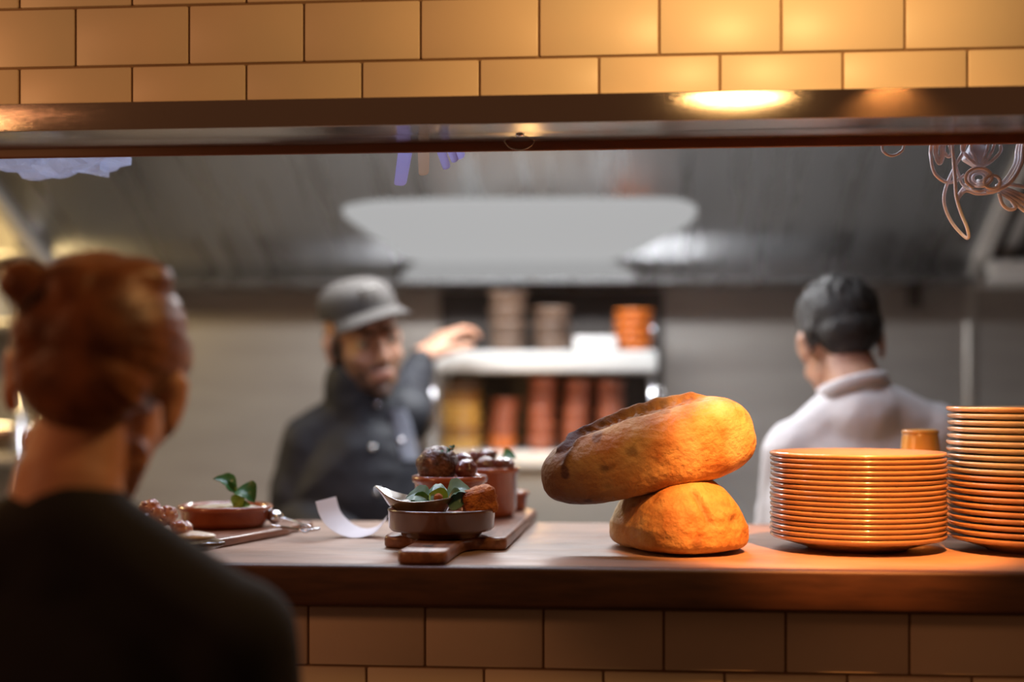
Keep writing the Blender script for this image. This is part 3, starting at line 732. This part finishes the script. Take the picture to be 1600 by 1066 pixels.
upper = o = obj('bread_loaf', me, M['crust']); pu = W(1011, 699, 1.985); o.location = pu+V((0, 0, -.007)); o.rotation_euler = (math.radians(6), math.radians(-14.5), math.radians(4))
tag(o, 'golden long bread loaf with burnt slash, tilted on top of another loaf', 'bread', 'bread loaves')
bm = loaf(.118, .087, .073, .034, 2.6, 8, .0045, shear=.002, narrow=.36, bot=3.)
burn = []; fl = []
for v in bm.verts:
    p = v.co; d = p.normalized()
    dent = math.exp(-((p.x-.105)/.03)**2)*math.exp(-((p.y+.006+.35*(p.z-.03))/.006)**2)*sstep(-.005, .02, p.z)*sstep(.062, .045, p.z)
    dent2 = math.exp(-((p.y-.042)/.010)**2-((p.z-.012)/.007)**2)*sstep(.05, .08, p.x)
    v.co -= d*(.006*dent+.005*dent2)
    burn.append(min(1, max(0, .45*dent+.5*dent2+.22*sstep(-.01, -.034, p.z)+.4*sstep(.45, .65, noise.noise(p*34)))))
    fl.append(.6*sstep(.03, -.06, p.x)+.25*sstep(.0, .5, noise.noise(p*16)))
me = bpy.data.meshes.new('bread_loaf'); bm.to_mesh(me); bm.free()
for nm, dat in (('burn', burn), ('flour', fl)):
    a = me.attributes.new(nm, 'FLOAT', 'POINT'); a.data.foreach_set('value', dat)
o = obj('bread_loaf', me, M['crust']); o.location = (.058, 2.005, CT+.0357); o.rotation_euler = (0, 0, math.radians(-90+19))
tag(o, 'thick bread loaf lying end-on on the worktop, underneath the tilted loaf', 'bread', 'bread loaves')
bpy.context.view_layer.update()                       # the soft lower loaf is pressed in where the upper one lies on it
mu = upper.matrix_world.inverted(); mo = o.matrix_world.copy(); mi_ = mo.inverted()
for v in o.data.vertices:
    p = mo @ v.co
    if p.z < CT+.05: continue
    ok, h, n_, _ = upper.ray_cast(mu @ V((p.x, p.y, 1.0)), (mu.to_3x3() @ V((0, 0, 1))).normalized())
    if ok:
        zu = (upper.matrix_world @ h).z
        if p.z > zu-.0006: v.co = mi_ @ V((p.x, p.y, zu-.0006))

# --- plates, every one
def plate_mesh(name, m, k=1.):
    bm = NB()
    lathe(bm, [(0, .0025), (.058, .0025), (.062, 0), (.068, 0), (.071, .003), (.104, .0125), (.117, .0155), (.1205, .0178), (.1212, .0202), (.1198, .0222), (.117, .0218), (.104, .0178), (.082, .0066), (.075, .0060), (0, .0060)], 72)
    me = bpy.data.meshes.new(name); bm.to_mesh(me); bm.free(); me.materials.append(m)
    for p in me.polygons: p.use_smooth = True
    return me
def plates(px, Y, n, pitch, mats, where, group):
    c = W(px, 800, Y)
    for k in range(n):
        o = bpy.data.objects.new('dinner_plate', mats(k)); C.objects.link(o)
        o.location = (c.x+random.uniform(-.0009, .0009), c.y+random.uniform(-.0009, .0009), CT+.0005+k*pitch)
        o.rotation_euler = (0, 0, random.uniform(0, 6.28))
        kk = n-1-k; pos = 'bottom' if k == 0 else ('topmost' if kk == 0 else ORD[kk]+' from top')
        tag(o, f'{pos} plate {where}', 'plate', group)
pm, pg, pc = plate_mesh('dinner_plate', M['plate']), plate_mesh('dinner_plate_grey', M['plate_grey']), plate_mesh('dinner_plate_clay', M['plate_clay'])
plates(1340, 2.03, 17, .0071, lambda k: pm if k > 15 else pc, 'of the shorter stack beside the bread', 'shorter stack of plates')
plates(1621, 2.03, 20, .0093, lambda k: pm if k == 19 else (pg if k > 9 else pc), 'of the taller stack of plates', 'taller stack of plates')
c = W(1438, 800, 2.25); c.z = CT
t = thing('upturned_cup', 'amber tapered cup upside down behind the two plate stacks', 'cup', c)
bm = NB(); lathe(bm, [(.0415, .002), (.0445, .0005), (.0465, .003), (.0462, .008), (.0445, .012), (.0275, .150), (.0262, .156), (.023, .159), (0, .159), (0, .155), (.0225, .155), (.0425, .010), (.0415, .002)], 48); obj('body', bm, M['amber'], t)
bm = NB(); lathe(bm, [(.0265, .1545), (.0282, .156), (.0278, .1595), (.0255, .161), (.0235, .1595)], 48); obj('foot_ring', bm, M['amber'], t)

# ================================================================== HANGING FROM THE LINTEL
def Zc(zx, zy, Y=2.0): return W(1360+zx/3.808, 190+zy/3.808, Y)
t = thing('cable_bundle', 'tangle of white cables hanging behind the steel channel near the plates', 'cable', Zc(650, 100, 1.95))
def cab(P, r=.0019, top=True):
    pts = [Zc(*p) if len(p) == 3 else Zc(p[0], p[1], 2.0) for p in P]
    if top:
        q = pts[0].copy(); q.y = 1.945; q.z += .05; pts = [q]+pts
    bm = NB(); tube(bm, catmull(pts, 8), r*1.3, 8); obj('cable', bm, M['cable'], t, world=True)
cab([(362, 140), (363, 230), (385, 310), (450, 360), (510, 352), (560, 318)])
cab([(565, 140), (505, 265), (450, 390), (440, 490), (485, 600), (560, 685, 1.995), (585, 685, 1.99), (575, 630, 1.985), (540, 545, 1.985), (512, 450, 1.985), (503, 340, 1.985), (488, 140, 1.985)])
cab([(490, 140), (505, 250), (530, 330), (560, 385), (640, 415, 1.98), (700, 400)], .0017)
sp = [(650+(88-5.5*i*.5)*math.cos(i*PI/4+2), 335+(66-4.0*i*.5)*math.sin(i*PI/4+2), 1.985-.0022*(i % 8)+.001*i) for i in range(25)]
cab(sp, .0018, False)
cab([(725+48*math.cos(i*PI/4), 360+40*math.sin(i*PI/4), 1.972+.0012*i) for i in range(17)], .0018, False)
cab([(895, 140), (880, 250), (825, 350), (745, 415), (640, 430), (570, 412), (535, 440), (517, 472, 1.99), (530, 430, 2.0), (580, 360, 2.01), (590, 330, 2.012)])
cab([(912, 140, 1.99), (898, 250, 1.99), (838, 355, 1.985), (760, 405, 1.985), (690, 420, 1.99)], .0022)
cab([(880, 140, 2.01), (862, 250, 2.01), (805, 345, 2.005), (750, 385)], .0022)
for P in ([(760, 405), (830, 440), (920, 500), (990, 545)], [(780, 392), (850, 415), (920, 445), (1000, 470)], [(790, 372), (850, 378), (930, 392), (1000, 400)], [(765, 415), (840, 470), (915, 530), (1000, 590)], [(770, 400), (850, 430), (930, 475), (1000, 510)], [(765, 425), (785, 490), (825, 522), (862, 512), (840, 470)]):
    cab(P, .0021, False)
cab([(385, 140), (392, 220), (412, 250), (432, 215), (436, 140)]); cab([(400, 140), (402, 215), (412, 235), (422, 200), (420, 140)], .0016)
cab([(440, 140), (448, 195), (470, 208), (482, 180), (470, 140)]); cab([(545, 140), (575, 205), (640, 260), (700, 250), (770, 185), (775, 140)])
cab([(600, 140), (620, 210), (640, 270)]); cab([(700, 140), (675, 220), (655, 275), (600, 290)]); cab([(735, 140), (700, 220), (665, 262)], .0017)
bm = NB(); a = Zc(625, 195, 2.015); box(bm, (-.0125, -.008, -.016), (.0125, .008, .016), .003, 3, M4=Matrix.Translation(a) @ Euler((0, .5, .2)).to_matrix().to_4x4()); obj('plug', bm, M['plug'], t, world=True)
bm = NB(); pts = [Zc(*p, 1.96) for p in ((70, 140), (88, 188), (130, 203), (172, 185), (200, 140))]
pts = [V((pts[0].x, 1.935, pts[0].z+.04))]+pts+[V((pts[-1].x, 1.935, pts[-1].z+.04))]
tube(bm, catmull(pts, 8), .0018, 8); tag(obj('cable_loop', bm, M['cable'], origin=pts[3]), 'single small white cable loop hanging apart from the tangle', 'cable')
bm = NB(); pts = [W(px, py, 1.922) for px, py in ((786, 219), (797, 231), (815, 234), (830, 228), (836, 219))]
tube(bm, catmull(pts, 8), .0009, 6); tag(obj('wire_loop', bm, M['rail'], origin=pts[2]), 'thin wire loop under the steel channel below the screw', 'wire')
# crumpled plastic bag
c = W(92, 222, 2.045)
bm = NB(); vs = ico(bm, c, (.098, .075, .050), 4)
for v in vs:
    d = v.co-c; q = v.co*26
    v.co += d*(.16*noise.cell(q*1.1)+.20*noise.noise(q))-V((0, 0, .10*abs(d.x)))
    v.co.y = max(v.co.y, 1.941)
tag(obj('plastic_bag', bm, M['plastic'], origin=c, smooth=False), 'crumpled clear bluish plastic bag hung behind the steel channel', 'bag')
G = 'paper tags behind the steel channel'
for i, (px, w_, py, tilt, m, lb_) in enumerate(((643, 24, 296, .13, 'tag', 'longest bluish paper tag hanging behind the steel channel'), (665, 20, 278, -.05, 'tagcream', 'cream paper tag between two bluish ones'), (684, 16, 270, -.35, 'tag', 'narrow slanted bluish tag beside the cream one'), (698, 15, 258, -.4, 'tag', 'short bluish tag next to the shortest one'), (712, 20, 250, -.3, 'tag', 'shortest bluish tag at the end of the row'))):
    p = W(px, py, 1.975); q = W(px, 215, 1.975); h = q.z-p.z; hw = w_/2/FPX*1.975
    bm = NB(); prism(bm, rounded([(-hw, 0), (hw*.6, 0), (hw, h), (-hw, h)], [.004, .008, .001, .001]), -.0004, .0004, 0, M4=Matrix.Rotation(PI/2, 4, 'X'))
    bmesh.ops.transform(bm, matrix=Matrix.Translation((0, 0, h)) @ Matrix.Rotation(tilt, 4, 'Y') @ Matrix.Translation((0, 0, -h)), verts=bm.verts)
    o = obj('paper_tag', bm, M[m], smooth=False); o.location = (p.x, 1.945+.007*i, p.z); tag(o, lb_, 'tag', G)

# ================================================================== PEOPLE
def head_matrix(c, yaw, pitch, roll, s=1.0):
    return Matrix.Translation(V(c)) @ Matrix.Rotation(yaw, 4, 'Z') @ Matrix.Rotation(pitch, 4, 'X') @ Matrix.Rotation(roll, 4, 'Y') @ Matrix.Scale(s, 4)
def head(B, H, fem=False):
    k = .94 if fem else 1.
    B.e((0, .018, .036), (.074, .096, .080), H)                  # cranium
    B.e((0, -.030, -.028), (.062*k, .060, .084), H)              # face
    B.e((0, -.040, -.076), (.050*k, .046, .034), H)              # jaw
    B.e((0, -.074, -.101), (.021*k, .018, .016), H)              # chin
    for s in (-1, 1):
        B.e((s*.034, -.062, -.026), (.026, .026, .022), H)       # cheek
        B.e((s*.033, -.082, .026), (.024, .010, .008), H)        # brow
        B.e((s*.031, -.0775, .0165), (.0150, .0095, .0055), H)   # lids
        B.e((s*.031, -.0765, -.0020), (.0145, .0090, .0045), H)
        B.c((s*.046, .0, -.06), (s*.030, -.045, -.092), .018, .014, H)
        B.e((s*.079, .014, -.006), (.007, .019, .031), H, rot=(.15, 0, s*.35))   # ear
        B.e((s*.082, .022, .010), (.006, .012, .016), H, rot=(.15, 0, s*.5))
        B.e((s*.076, .006, -.030), (.007, .009, .010), H)
    B.c((0, -.086, .014), (0, -.110, -.026), .0085, .0120, H)    # nose
    for s in (-1, 1): B.e((s*.011, -.098, -.031), (.008, .010, .007), H)
    B.c((-.020, -.089, -.060), (.020, -.089, -.060), .0065, .0065, H)
    B.c((-.017, -.087, -.069), (.017, -.087, -.069), .0075, .0075, H)
    B.c((0, .022, -.055), (0, .040, -.150), .052*(.9 if fem else 1), .058*(.9 if fem else 1), H)   # neck
def face_attrs(me, H, beard=False):
    Hi = H.inverted()
    def lip(co):
        p = Hi @ co
        return sstep(.024, .016, abs(p.x))*sstep(.013, .008, abs(p.z+.0645))*(1 if p.y < -.07 else 0)
    attr(me, 'lip', lip)
    def tint(co):
        if not beard: return 0.
        p = Hi @ co
        if p.z > .0 or p.y > .03 or p.z < -.14: return 0.
        jaw = sstep(-.045, -.075, p.z-.35*max(0, -p.y-.03)) if p.y > -.075 else sstep(-.072, -.084, p.z)
        mo = sstep(.034, .026, abs(p.x))*sstep(-.040, -.046, p.z)*sstep(-.058, -.053, p.z)*(1 if p.y < -.06 else 0)
        if abs(p.x) > .070 and p.y > -.02: return 0.
        side = sstep(.05, .058, abs(p.x))*sstep(-.0, -.04, p.z)*.8
        return min(.9, max(jaw*.85, mo, side*.8)*(1-lip(co)))
    attr(me, 'tint', tint)
def eyes(H, parent, brow=True):
    for s in (-1, 1):
        bm = NB(); ico(bm, (s*.031, -.0745, .008), .0125, 3); bmesh.ops.transform(bm, matrix=H, verts=bm.verts)
        e = obj('eye', bm, M['eyewhite'], parent, world=True)
        bm = NB(); ico(bm, (s*.031+.001, -.0838, .008), (.0064, .0042, .0064), 2); bmesh.ops.transform(bm, matrix=H, verts=bm.verts)
        i = obj('iris', bm, M['iris'], e, world=True)
        if brow:
            bm = NB(); tube(bm, [H @ V(p) for p in ((s*.013, -.0900, .023), (s*.030, -.0895, .029), (s*.048, -.076, .024))], [.0036, .0042, .002], 8)
            obj('eyebrow', bm, M['brow'], parent, world=True)
def hand(B, wrist, fwd, up, side, curl=.35, s=1.0):
    """palm, four unequal fingers and a side thumb; up = back of the hand, side=+1 puts the thumb on up x fwd"""
    f = V(fwd).normalized(); u = V(up); u = (u-f*u.dot(f)).normalized(); l = u.cross(f)*side
    P = lambda a, b, c: V(wrist)+(f*a+l*b+u*c)*s
    for b in (-.026, -.009, .009, .026): B.c(P(.012, b*.75, 0), P(.086-abs(b-.005)*.2, b, 0), .0155*s, .0125*s)
    B.c(P(-.03, 0, 0), P(.015, 0, 0), .025*s, .024*s)
    for b, Ln, ex in ((.030, .072, -.02), (.0095, .080, 0), (-.0105, .074, .02), (-.030, .058, .08)):
        a = .088-abs(b-.005)*.25; c = 0.; th = curl*.6+ex
        seg = (.44, .31, .25); r = .0095; p = P(a, b, c); bb = b
        for q, k in enumerate(seg):
            a2 = a+Ln*k*math.cos(th); c2 = c-Ln*k*math.sin(th); b2 = bb*1.03
            B.c(P(a, bb, c), P(a2, b2, c2), r*s, (r-.0009)*s); a, c, bb = a2, c2, b2; r -= .0009; th += curl
    B.c(P(.016, .022, -.004), P(.044, .050, -.014), .0145*s, .0115*s)
    B.c(P(.044, .050, -.014), P(.072, .060, -.026), .0112*s, .010*s)
    B.c(P(.072, .060, -.026), P(.094, .056, -.038), .0098*s, .0085*s)
def legs(B, hip, yaw, grow=0., top=.5, foot=True):
    f = V((math.sin(yaw), -math.cos(yaw), 0)); r = V((-f.y, f.x, 0)); h = V(hip)
    for s in (-1, 1):
        a = h+r*s*.09; k = V((a.x, a.y, h.z*.53))+f*.015+r*s*.01; n = V((k.x, k.y, .07))-f*.02
        B.c(a, k, .080+grow, .055+grow); B.c(k, n, .056+grow, .040+grow*1.4)
def shoes(hip, yaw, parent):
    f = V((math.sin(yaw), -math.cos(yaw), 0)); r = V((-f.y, f.x, 0)); h = V(hip)
    for s in (-1, 1):
        n = V((h.x, h.y, 0))+r*s*.10-f*.005
        bm = NB(); q = Matrix.Rotation(yaw, 4, 'Z')
        box(bm, (-.045, -.20, .001), (.045, .07, .075), .03, 4, M4=Matrix.Translation(n) @ q); obj('shoe', bm, M['shoe'], parent, world=True)

# ---------------------------------------------------------------- the woman in front of the worktop
hc = W(154, 606, 1.36)
t = thing('person', 'red-haired person in black sweater seen from behind, standing before the worktop', 'person', (hc.x, 1.30, 0))
yaw = math.radians(180+6); H = head_matrix(hc, yaw, math.radians(10), math.radians(-9), 1.02)
nb = W(112, 800, 1.30); sr = W(394, 985, 1.30); sl = V((2*nb.x-sr.x-.02, 1.30, sr.z+.01))
sr.z -= .012; sr.x -= .022
rb, rw = V((sr.x+.015, 1.34, sr.z-.26)), V((sr.x-.06, 1.56, sr.z-.20))
lb2, lw = V((sl.x-.03, 1.34, sl.z-.26)), V((sl.x+.07, 1.54, sl.z-.22))
hip = V((nb.x, 1.31, .80))
def body_parts(B, g=0.):
    B.c(nb+V((0, 0, -.03)), sr, .048+g, .044+g); B.c(nb+V((0, 0, -.03)), sl, .050+g, .044+g)
    B.e(nb+V((0, .015, -.20)), (.155+g, .095+g, .19)); B.e(nb+V((0, .01, -.36)), (.135+g, .095+g, .17)); B.e(hip, (.15+g, .11+g, .14))
    B.chain([sr, rb, rw], [.048+g, .040+g, .027+g]); B.chain([sl, lb2, lw], [.048+g, .040+g, .027+g])
B = Blob(); head(B, H, True); B.c(H @ V((0, .03, -.10)), nb+V((0, .006, -.03)), .052, .052); body_parts(B); legs(B, hip, PI)
hand(B, rw, (-.2, 1, .05), (.3, 0, 1), 1, .4); hand(B, lw, (.2, 1, .05), (-.3, 0, 1), -1, .4)
me = B.mesh('body', .0055, 5); face_attrs(me, H); obj('body', me, M['skinf'], t, world=True)
eyes(H, t)
B = Blob(); body_parts(B, .016); B.c(nb+V((0, 0, -.06)), nb+V((-.004, .004, -.024)), .072, .0655)
me = B.mesh('sweater', .007, 8)
fold(me, .0025, 9, 1)
# the hands come out of the cuffs: sleeves end at the wrists
obj('sweater', me, M['knit'], t, world=True, label='black knitted sweater with high collar')
B = Blob(); legs(B, hip, PI, .012); B.e(hip+V((0, 0, -.02)), (.165, .125, .14)); obj('trousers', B.mesh('trousers', .01, 4), M['trousers'], t, world=True)
shoes(hip, PI, t)
B = Blob()
B.e((0, .026, .044), (.0815, .098, .083), H); B.e((0, .058, .010), (.066, .058, .062), H); B.e((0, -.018, .075), (.066, .074, .050), H)
for s in (-1, 1): B.e((s*.062, .012, .040), (.021, .062, .034), H)
hx = lambda px, py, Y=1.30: W(px, py, Y)
B.chain([hx(70, 520, 1.275), hx(78, 580, 1.28), hx(100, 636, 1.30)], [.028, .025, .015])
B.chain([hx(180, 455, 1.30), hx(110, 462, 1.28), hx(70, 520, 1.275)], [.030, .034, .030])
B.chain([hx(66, 500, 1.27), hx(62, 460, 1.265), hx(38, 440, 1.262)], [.024, .021, .0185])
B.e(hx(34, 442, 1.262), (.022, .022, .023))
B.e(hx(120, 440, 1.30), (.036, .034, .024)); B.e(hx(200, 440, 1.33), (.044, .05, .024))
me = B.mesh('hair', .0045, 4)
Hi = H.inverted()
for v in me.vertices:                                             # strands combed toward the twist
    p = Hi @ v.co; a = math.atan2(p.z-.02, p.x)
    v.co += v.normal*(.0022*noise.noise(V((a*9, p.y*6, p.x*10)))+.0011*noise.noise(V((a*26, p.y*10, p.x*20))))
hr = obj('hair', me, M['hair'], t, world=True, label='copper hair twisted up into a small knot')
bm = NB(); p = hx(64, 468, 1.268); q = hx(36, 441, 1.262)-p; q = q.to_track_quat('Z', 'Y').to_matrix().to_4x4()
bmesh.ops.create_circle(bm, segments=4, radius=.001); bm.clear()
tube(bm, [p+(q @ V((.0235*math.cos(i*PI/10), .0235*math.sin(i*PI/10), .004))) for i in range(21)], .0028, 8); obj('hair_tie', bm, M['strap'], t, world=True)

# ---------------------------------------------------------------- cook in cap
Yc = 3.20; hc = W(569, 536, Yc)
t = thing('person', 'bearded cook in grey cap and dark jacket reaching back to the shelf', 'person', (hc.x, Yc, 0))
yaw = math.radians(33); H = head_matrix(hc, yaw, math.radians(5), math.radians(-10), 1.05)
nb = W(560, 636, Yc+.02); sR = W(486, 696, Yc+.02); sL = W(628, 650, Yc+.05)
eR, wR = W(464, 812, Yc+.02), W(540, 850, Yc-.17)
eL, wL = W(634, 632, Yc+.20), W(660, 558, Yc+.30)
hip = V((nb.x+.01, Yc+.06, .86))
def cook(B, g=0.):
    B.c(nb+V((0, .01, -.02)), sR, .055+g, .056+g); B.c(nb+V((0, .01, -.02)), sL, .055+g, .056+g)
    B.e(nb+V((.0, .02, -.20)), (.158+g, .110+g, .22)); B.e(nb+V((.0, .02, -.40)), (.152+g, .118+g, .20)); B.e(hip, (.155+g, .125+g, .15))
    B.chain([sR, eR, wR], [.058+g, .046+g, .030+g])
B = Blob(); head(B, H); B.c(H @ V((0, .03, -.10)), nb+V((0, 0, -.02)), .055, .06); cook(B); legs(B, hip, 0)
B.chain([sL, eL, wL], [.055, .043, .029])
hd = W(742, 486, 3.58)-wL
hand(B, wL, hd, (-.45, -.35, 1), -1, .52, 1.08); hand(B, wR, (.8, -.4, -.2), (0, -.3, 1), 1, .4)
me = B.mesh('body', .0055, 5); face_attrs(me, H, True); obj('body', me, M['skin'], t, world=True)
eyes(H, t)
B = Blob(); cook(B, .014); wl2 = eL.lerp(wL, .72)
B.chain([sL, eL, wl2], [.072, .058, .044]); B.c(nb+V((0, .01, -.02)), nb+V((-.004, .0, .040)), .080, .070)
me = B.mesh('jacket', .0075, 7); fold(me, .011, 6, 2, (1, 1, .8)); fold(me, .003, 15, 4)
jk = obj('jacket', me, M['navy'], t, world=True, label='dark navy cook jacket')
B = Blob(); legs(B, hip, 0, .014); B.e(hip+V((0, 0, -.03)), (.168, .138, .14)); obj('trousers', B.mesh('trousers', .01, 4), M['trousers'], t, world=True)
shoes(hip, 0, t)
bpy.context.view_layer.update()
def hit(o, px, py):
    d = ray(px, py).normalized(); im = o.matrix_world.inverted()
    ok, p, n, _ = o.ray_cast(im @ CO, (im.to_3x3() @ d).normalized())
    return (o.matrix_world @ p, (o.matrix_world.to_3x3() @ n).normalized()) if ok else (None, None)
def strip_on(o, px_left, px_right, thick=.004):
    """a band of cloth that lies on the jacket between two rows of points"""
    bm = NB(); A_ = []
    for a, b in zip(px_left, px_right):
        row = []
        for k in range(4):
            x = a[0]+(b[0]-a[0])*k/3; y = a[1]+(b[1]-a[1])*k/3
            p, n = hit(o, x, y)
            if p is None: return None
            row.append((bm.verts.new(p+n*thick), bm.verts.new(p-n*.004)))
        A_.append(row)
    for r0, r1 in zip(A_, A_[1:]):
        for k in range(3): bm.faces.new((r0[k][0], r1[k][0], r1[k+1][0], r0[k+1][0]))
        bm.faces.new((r0[0][0], r0[0][1], r1[0][1], r1[0][0])); bm.faces.new((r0[3][0], r1[3][0], r1[3][1], r0[3][1]))
    bmesh.ops.recalc_face_normals(bm, faces=bm.faces)
    return bm
bm = strip_on(jk, [(606, 640), (612, 660), (620, 690), (628, 720)], [(634, 640), (642, 660), (648, 690), (654, 720)])
if bm: obj('front_placket', bm, M['navylight'], jk, world=True, label='pale grey folded-back front of the jacket')
for px, py in ((590, 632), (626, 690), (582, 700), (590, 770)):
    p, n = hit(jk, px, py)
    if p is not None:
        bm = NB(); ico(bm, p+n*.002, .0085, 2); obj('button', bm, M['chrome'], jk, world=True)
# cap
Hc = H @ Matrix.Translation((0, .014, .064)) @ Matrix.Rotation(math.radians(-3), 4, 'X') @ Matrix.Rotation(math.radians(-5), 4, 'Y')
bm = NB(); lathe(bm, [(1, -.02), (1, 0), (.985, .25), (.93, .5), (.80, .74), (.58, .90), (.30, .985), (.06, 1.0), (.05, 1.03), (0, 1.04)], 40)
for v in bm.verts: v.co = V((v.co.x*.0845, v.co.y*.105, v.co.z*.072+.004+(v.co.y*.0 if 1 else 0)))
bmesh.ops.transform(bm, matrix=Hc, verts=bm.verts); cp = obj('cap', bm, M['cap'], t, world=True, label='grey baseball cap')
bm = NB(); g0 = []
for off in (0, -.003):
    g = []
    for i in range(15):
        a = math.radians(-66+132*i/14); rowv = []
        for j in range(6):
            ext = .075*math.cos(a*.98)**.8*j/5
            x = math.sin(a)*(.084+ext*.25); y = -math.cos(a)*.104-ext
            z = .008-.026*(math.sin(a)**2)*(.3+.7*j/5)-.012*(j/5)+off
            rowv.append(bm.verts.new((x, y, z)))
        g.append(rowv)
    g0.append(g)
    for i in range(14):
        for j in range(5):
            q = (g[i][j], g[i][j+1], g[i+1][j+1], g[i+1][j]); bm.faces.new(q if off else q[::-1])
for i in range(14): bm.faces.new((g0[0][i][5], g0[1][i][5], g0[1][i+1][5], g0[0][i+1][5]))
bmesh.ops.recalc_face_normals(bm, faces=bm.faces)
bmesh.ops.transform(bm, matrix=Hc, verts=bm.verts); obj('brim', bm, M['cap'], cp, world=True)
bm = NB(); box(bm, (-.020, -.1045, .026), (.020, -.088, .058), .004, 2); bmesh.ops.transform(bm, matrix=Hc, verts=bm.verts); obj('badge', bm, M['capbadge'], cp, world=True, label='paler rectangular patch')
B = Blob(); B.e((0, .046, .012), (.074, .072, .048), H); B.e((0, .070, -.025), (.056, .042, .045), H)
for s in (-1, 1): B.e((s*.067, -.012, .010), (.007, .014, .030), H)
obj('hair', B.mesh('hair', .005, 3), M['hairdark'], t, world=True)
bm = NB(); d = (wL-eL).normalized(); q = d.to_track_quat('Z', 'Y').to_matrix().to_4x4(); p = eL.lerp(wL, .90)
lathe(bm, [(.0335, -.011), (.036, -.010), (.036, .010), (.0335, .011), (.029, .0105), (.029, -.0105), (.0335, -.011)], 24, Matrix.Translation(p) @ q); obj('wrist_strap', bm, M['strap'], t, world=True)

# ---------------------------------------------------------------- cook in pale jacket
Yc = 2.86; hc = W(1312, 540, Yc)
t = thing('person', 'short-haired cook in pale grey jacket seen from behind, bending his head', 'person', (hc.x, Yc, 0))
yaw = math.radians(180+9); H = head_matrix(hc, yaw, math.radians(24), math.radians(5), 1.0)
nb = W(1346, 634, Yc-.105); sL = W(1252, 712, Yc-.08); sR = W(1452, 688, Yc-.07)
eL, wL = W(1226, 850, Yc+.03), W(1268, 880, Yc+.24); eR, wR = W(1490, 830, Yc+.05), W(1430, 850, Yc+.25)
hip = V((nb.x, Yc-.02, .88))
def cook2(B, g=0.):
    B.c(nb+V((0, .01, -.01)), sL, .054+g, .050+g); B.c(nb+V((0, .01, -.01)), sR, .054+g, .050+g)
    B.e(nb+V((0, .03, -.19)), (.160+g, .110+g, .20)); B.e(nb+V((0, .04, -.38)), (.148+g, .115+g, .20)); B.e(hip, (.155+g, .125+g, .15))
    B.chain([sL, eL, wL], [.056+g, .046+g, .030+g]); B.chain([sR, eR, wR], [.056+g, .046+g, .030+g])
B = Blob(); head(B, H); B.c(H @ V((0, .03, -.09)), nb+V((0, .03, -.05)), .052, .052); cook2(B); legs(B, hip, PI)
hand(B, wL, (.2, 1, -.2), (-.3, 0, 1), -1, .45); hand(B, wR, (-.2, 1, -.2), (.3, 0, 1), 1, .45)
me = B.mesh('body', .0055, 5); face_attrs(me, H); obj('body', me, M['skin'], t, world=True)
eyes(H, t)
B = Blob(); cook2(B, .014); B.c(nb+V((0, .0, -.03)), nb+V((-.006, .016, -.012)), .076, .068)
me = B.mesh('jacket', .0075, 6); fold(me, .006, 7, 5, (1, 1, .7)); fold(me, .0025, 16, 6)
jk = obj('jacket', me, M['whitejacket'], t, world=True, label='pale grey cook jacket')
bm = NB(); q = (V((-.012, .010, .05))).to_track_quat('Z', 'Y').to_matrix().to_4x4(); 
lathe(bm, [(.066, -.014), (.070, -.016), (.0685, .012), (.066, .016), (.062, .014), (.062, -.012), (.066, -.014)], 32, Matrix.Translation(nb+V((-.012, .012, .032))) @ q); obj('collar', bm, M['whitejacket'], jk, world=True)
B = Blob(); legs(B, hip, PI, .014); B.e(hip+V((0, 0, -.03)), (.168, .138, .14)); obj('trousers', B.mesh('trousers', .01, 4), M['trousers'], t, world=True)
shoes(hip, PI, t)
B = Blob(); B.e((0, .026, .046), (.0785, .094, .082), H); B.e((0, .062, .002), (.062, .052, .055), H); B.e((0, -.012, .088), (.060, .075, .040), H)
for s in (-1, 1): B.e((s*.066, .020, .020), (.014, .050, .034), H)
me = B.mesh('hair', .005, 3)
Hi = H.inverted()
for v in me.vertices:
    p = Hi @ v.co; k = sstep(.03, .11, p.z)
    v.co += v.normal*(.002+.013*k)*(.4+noise.noise(V((p.x*70, p.y*70, p.z*30)))*1.1)
obj('hair', me, M['hairdark'], t, world=True, label='short dark hair with scattered grey flecks')
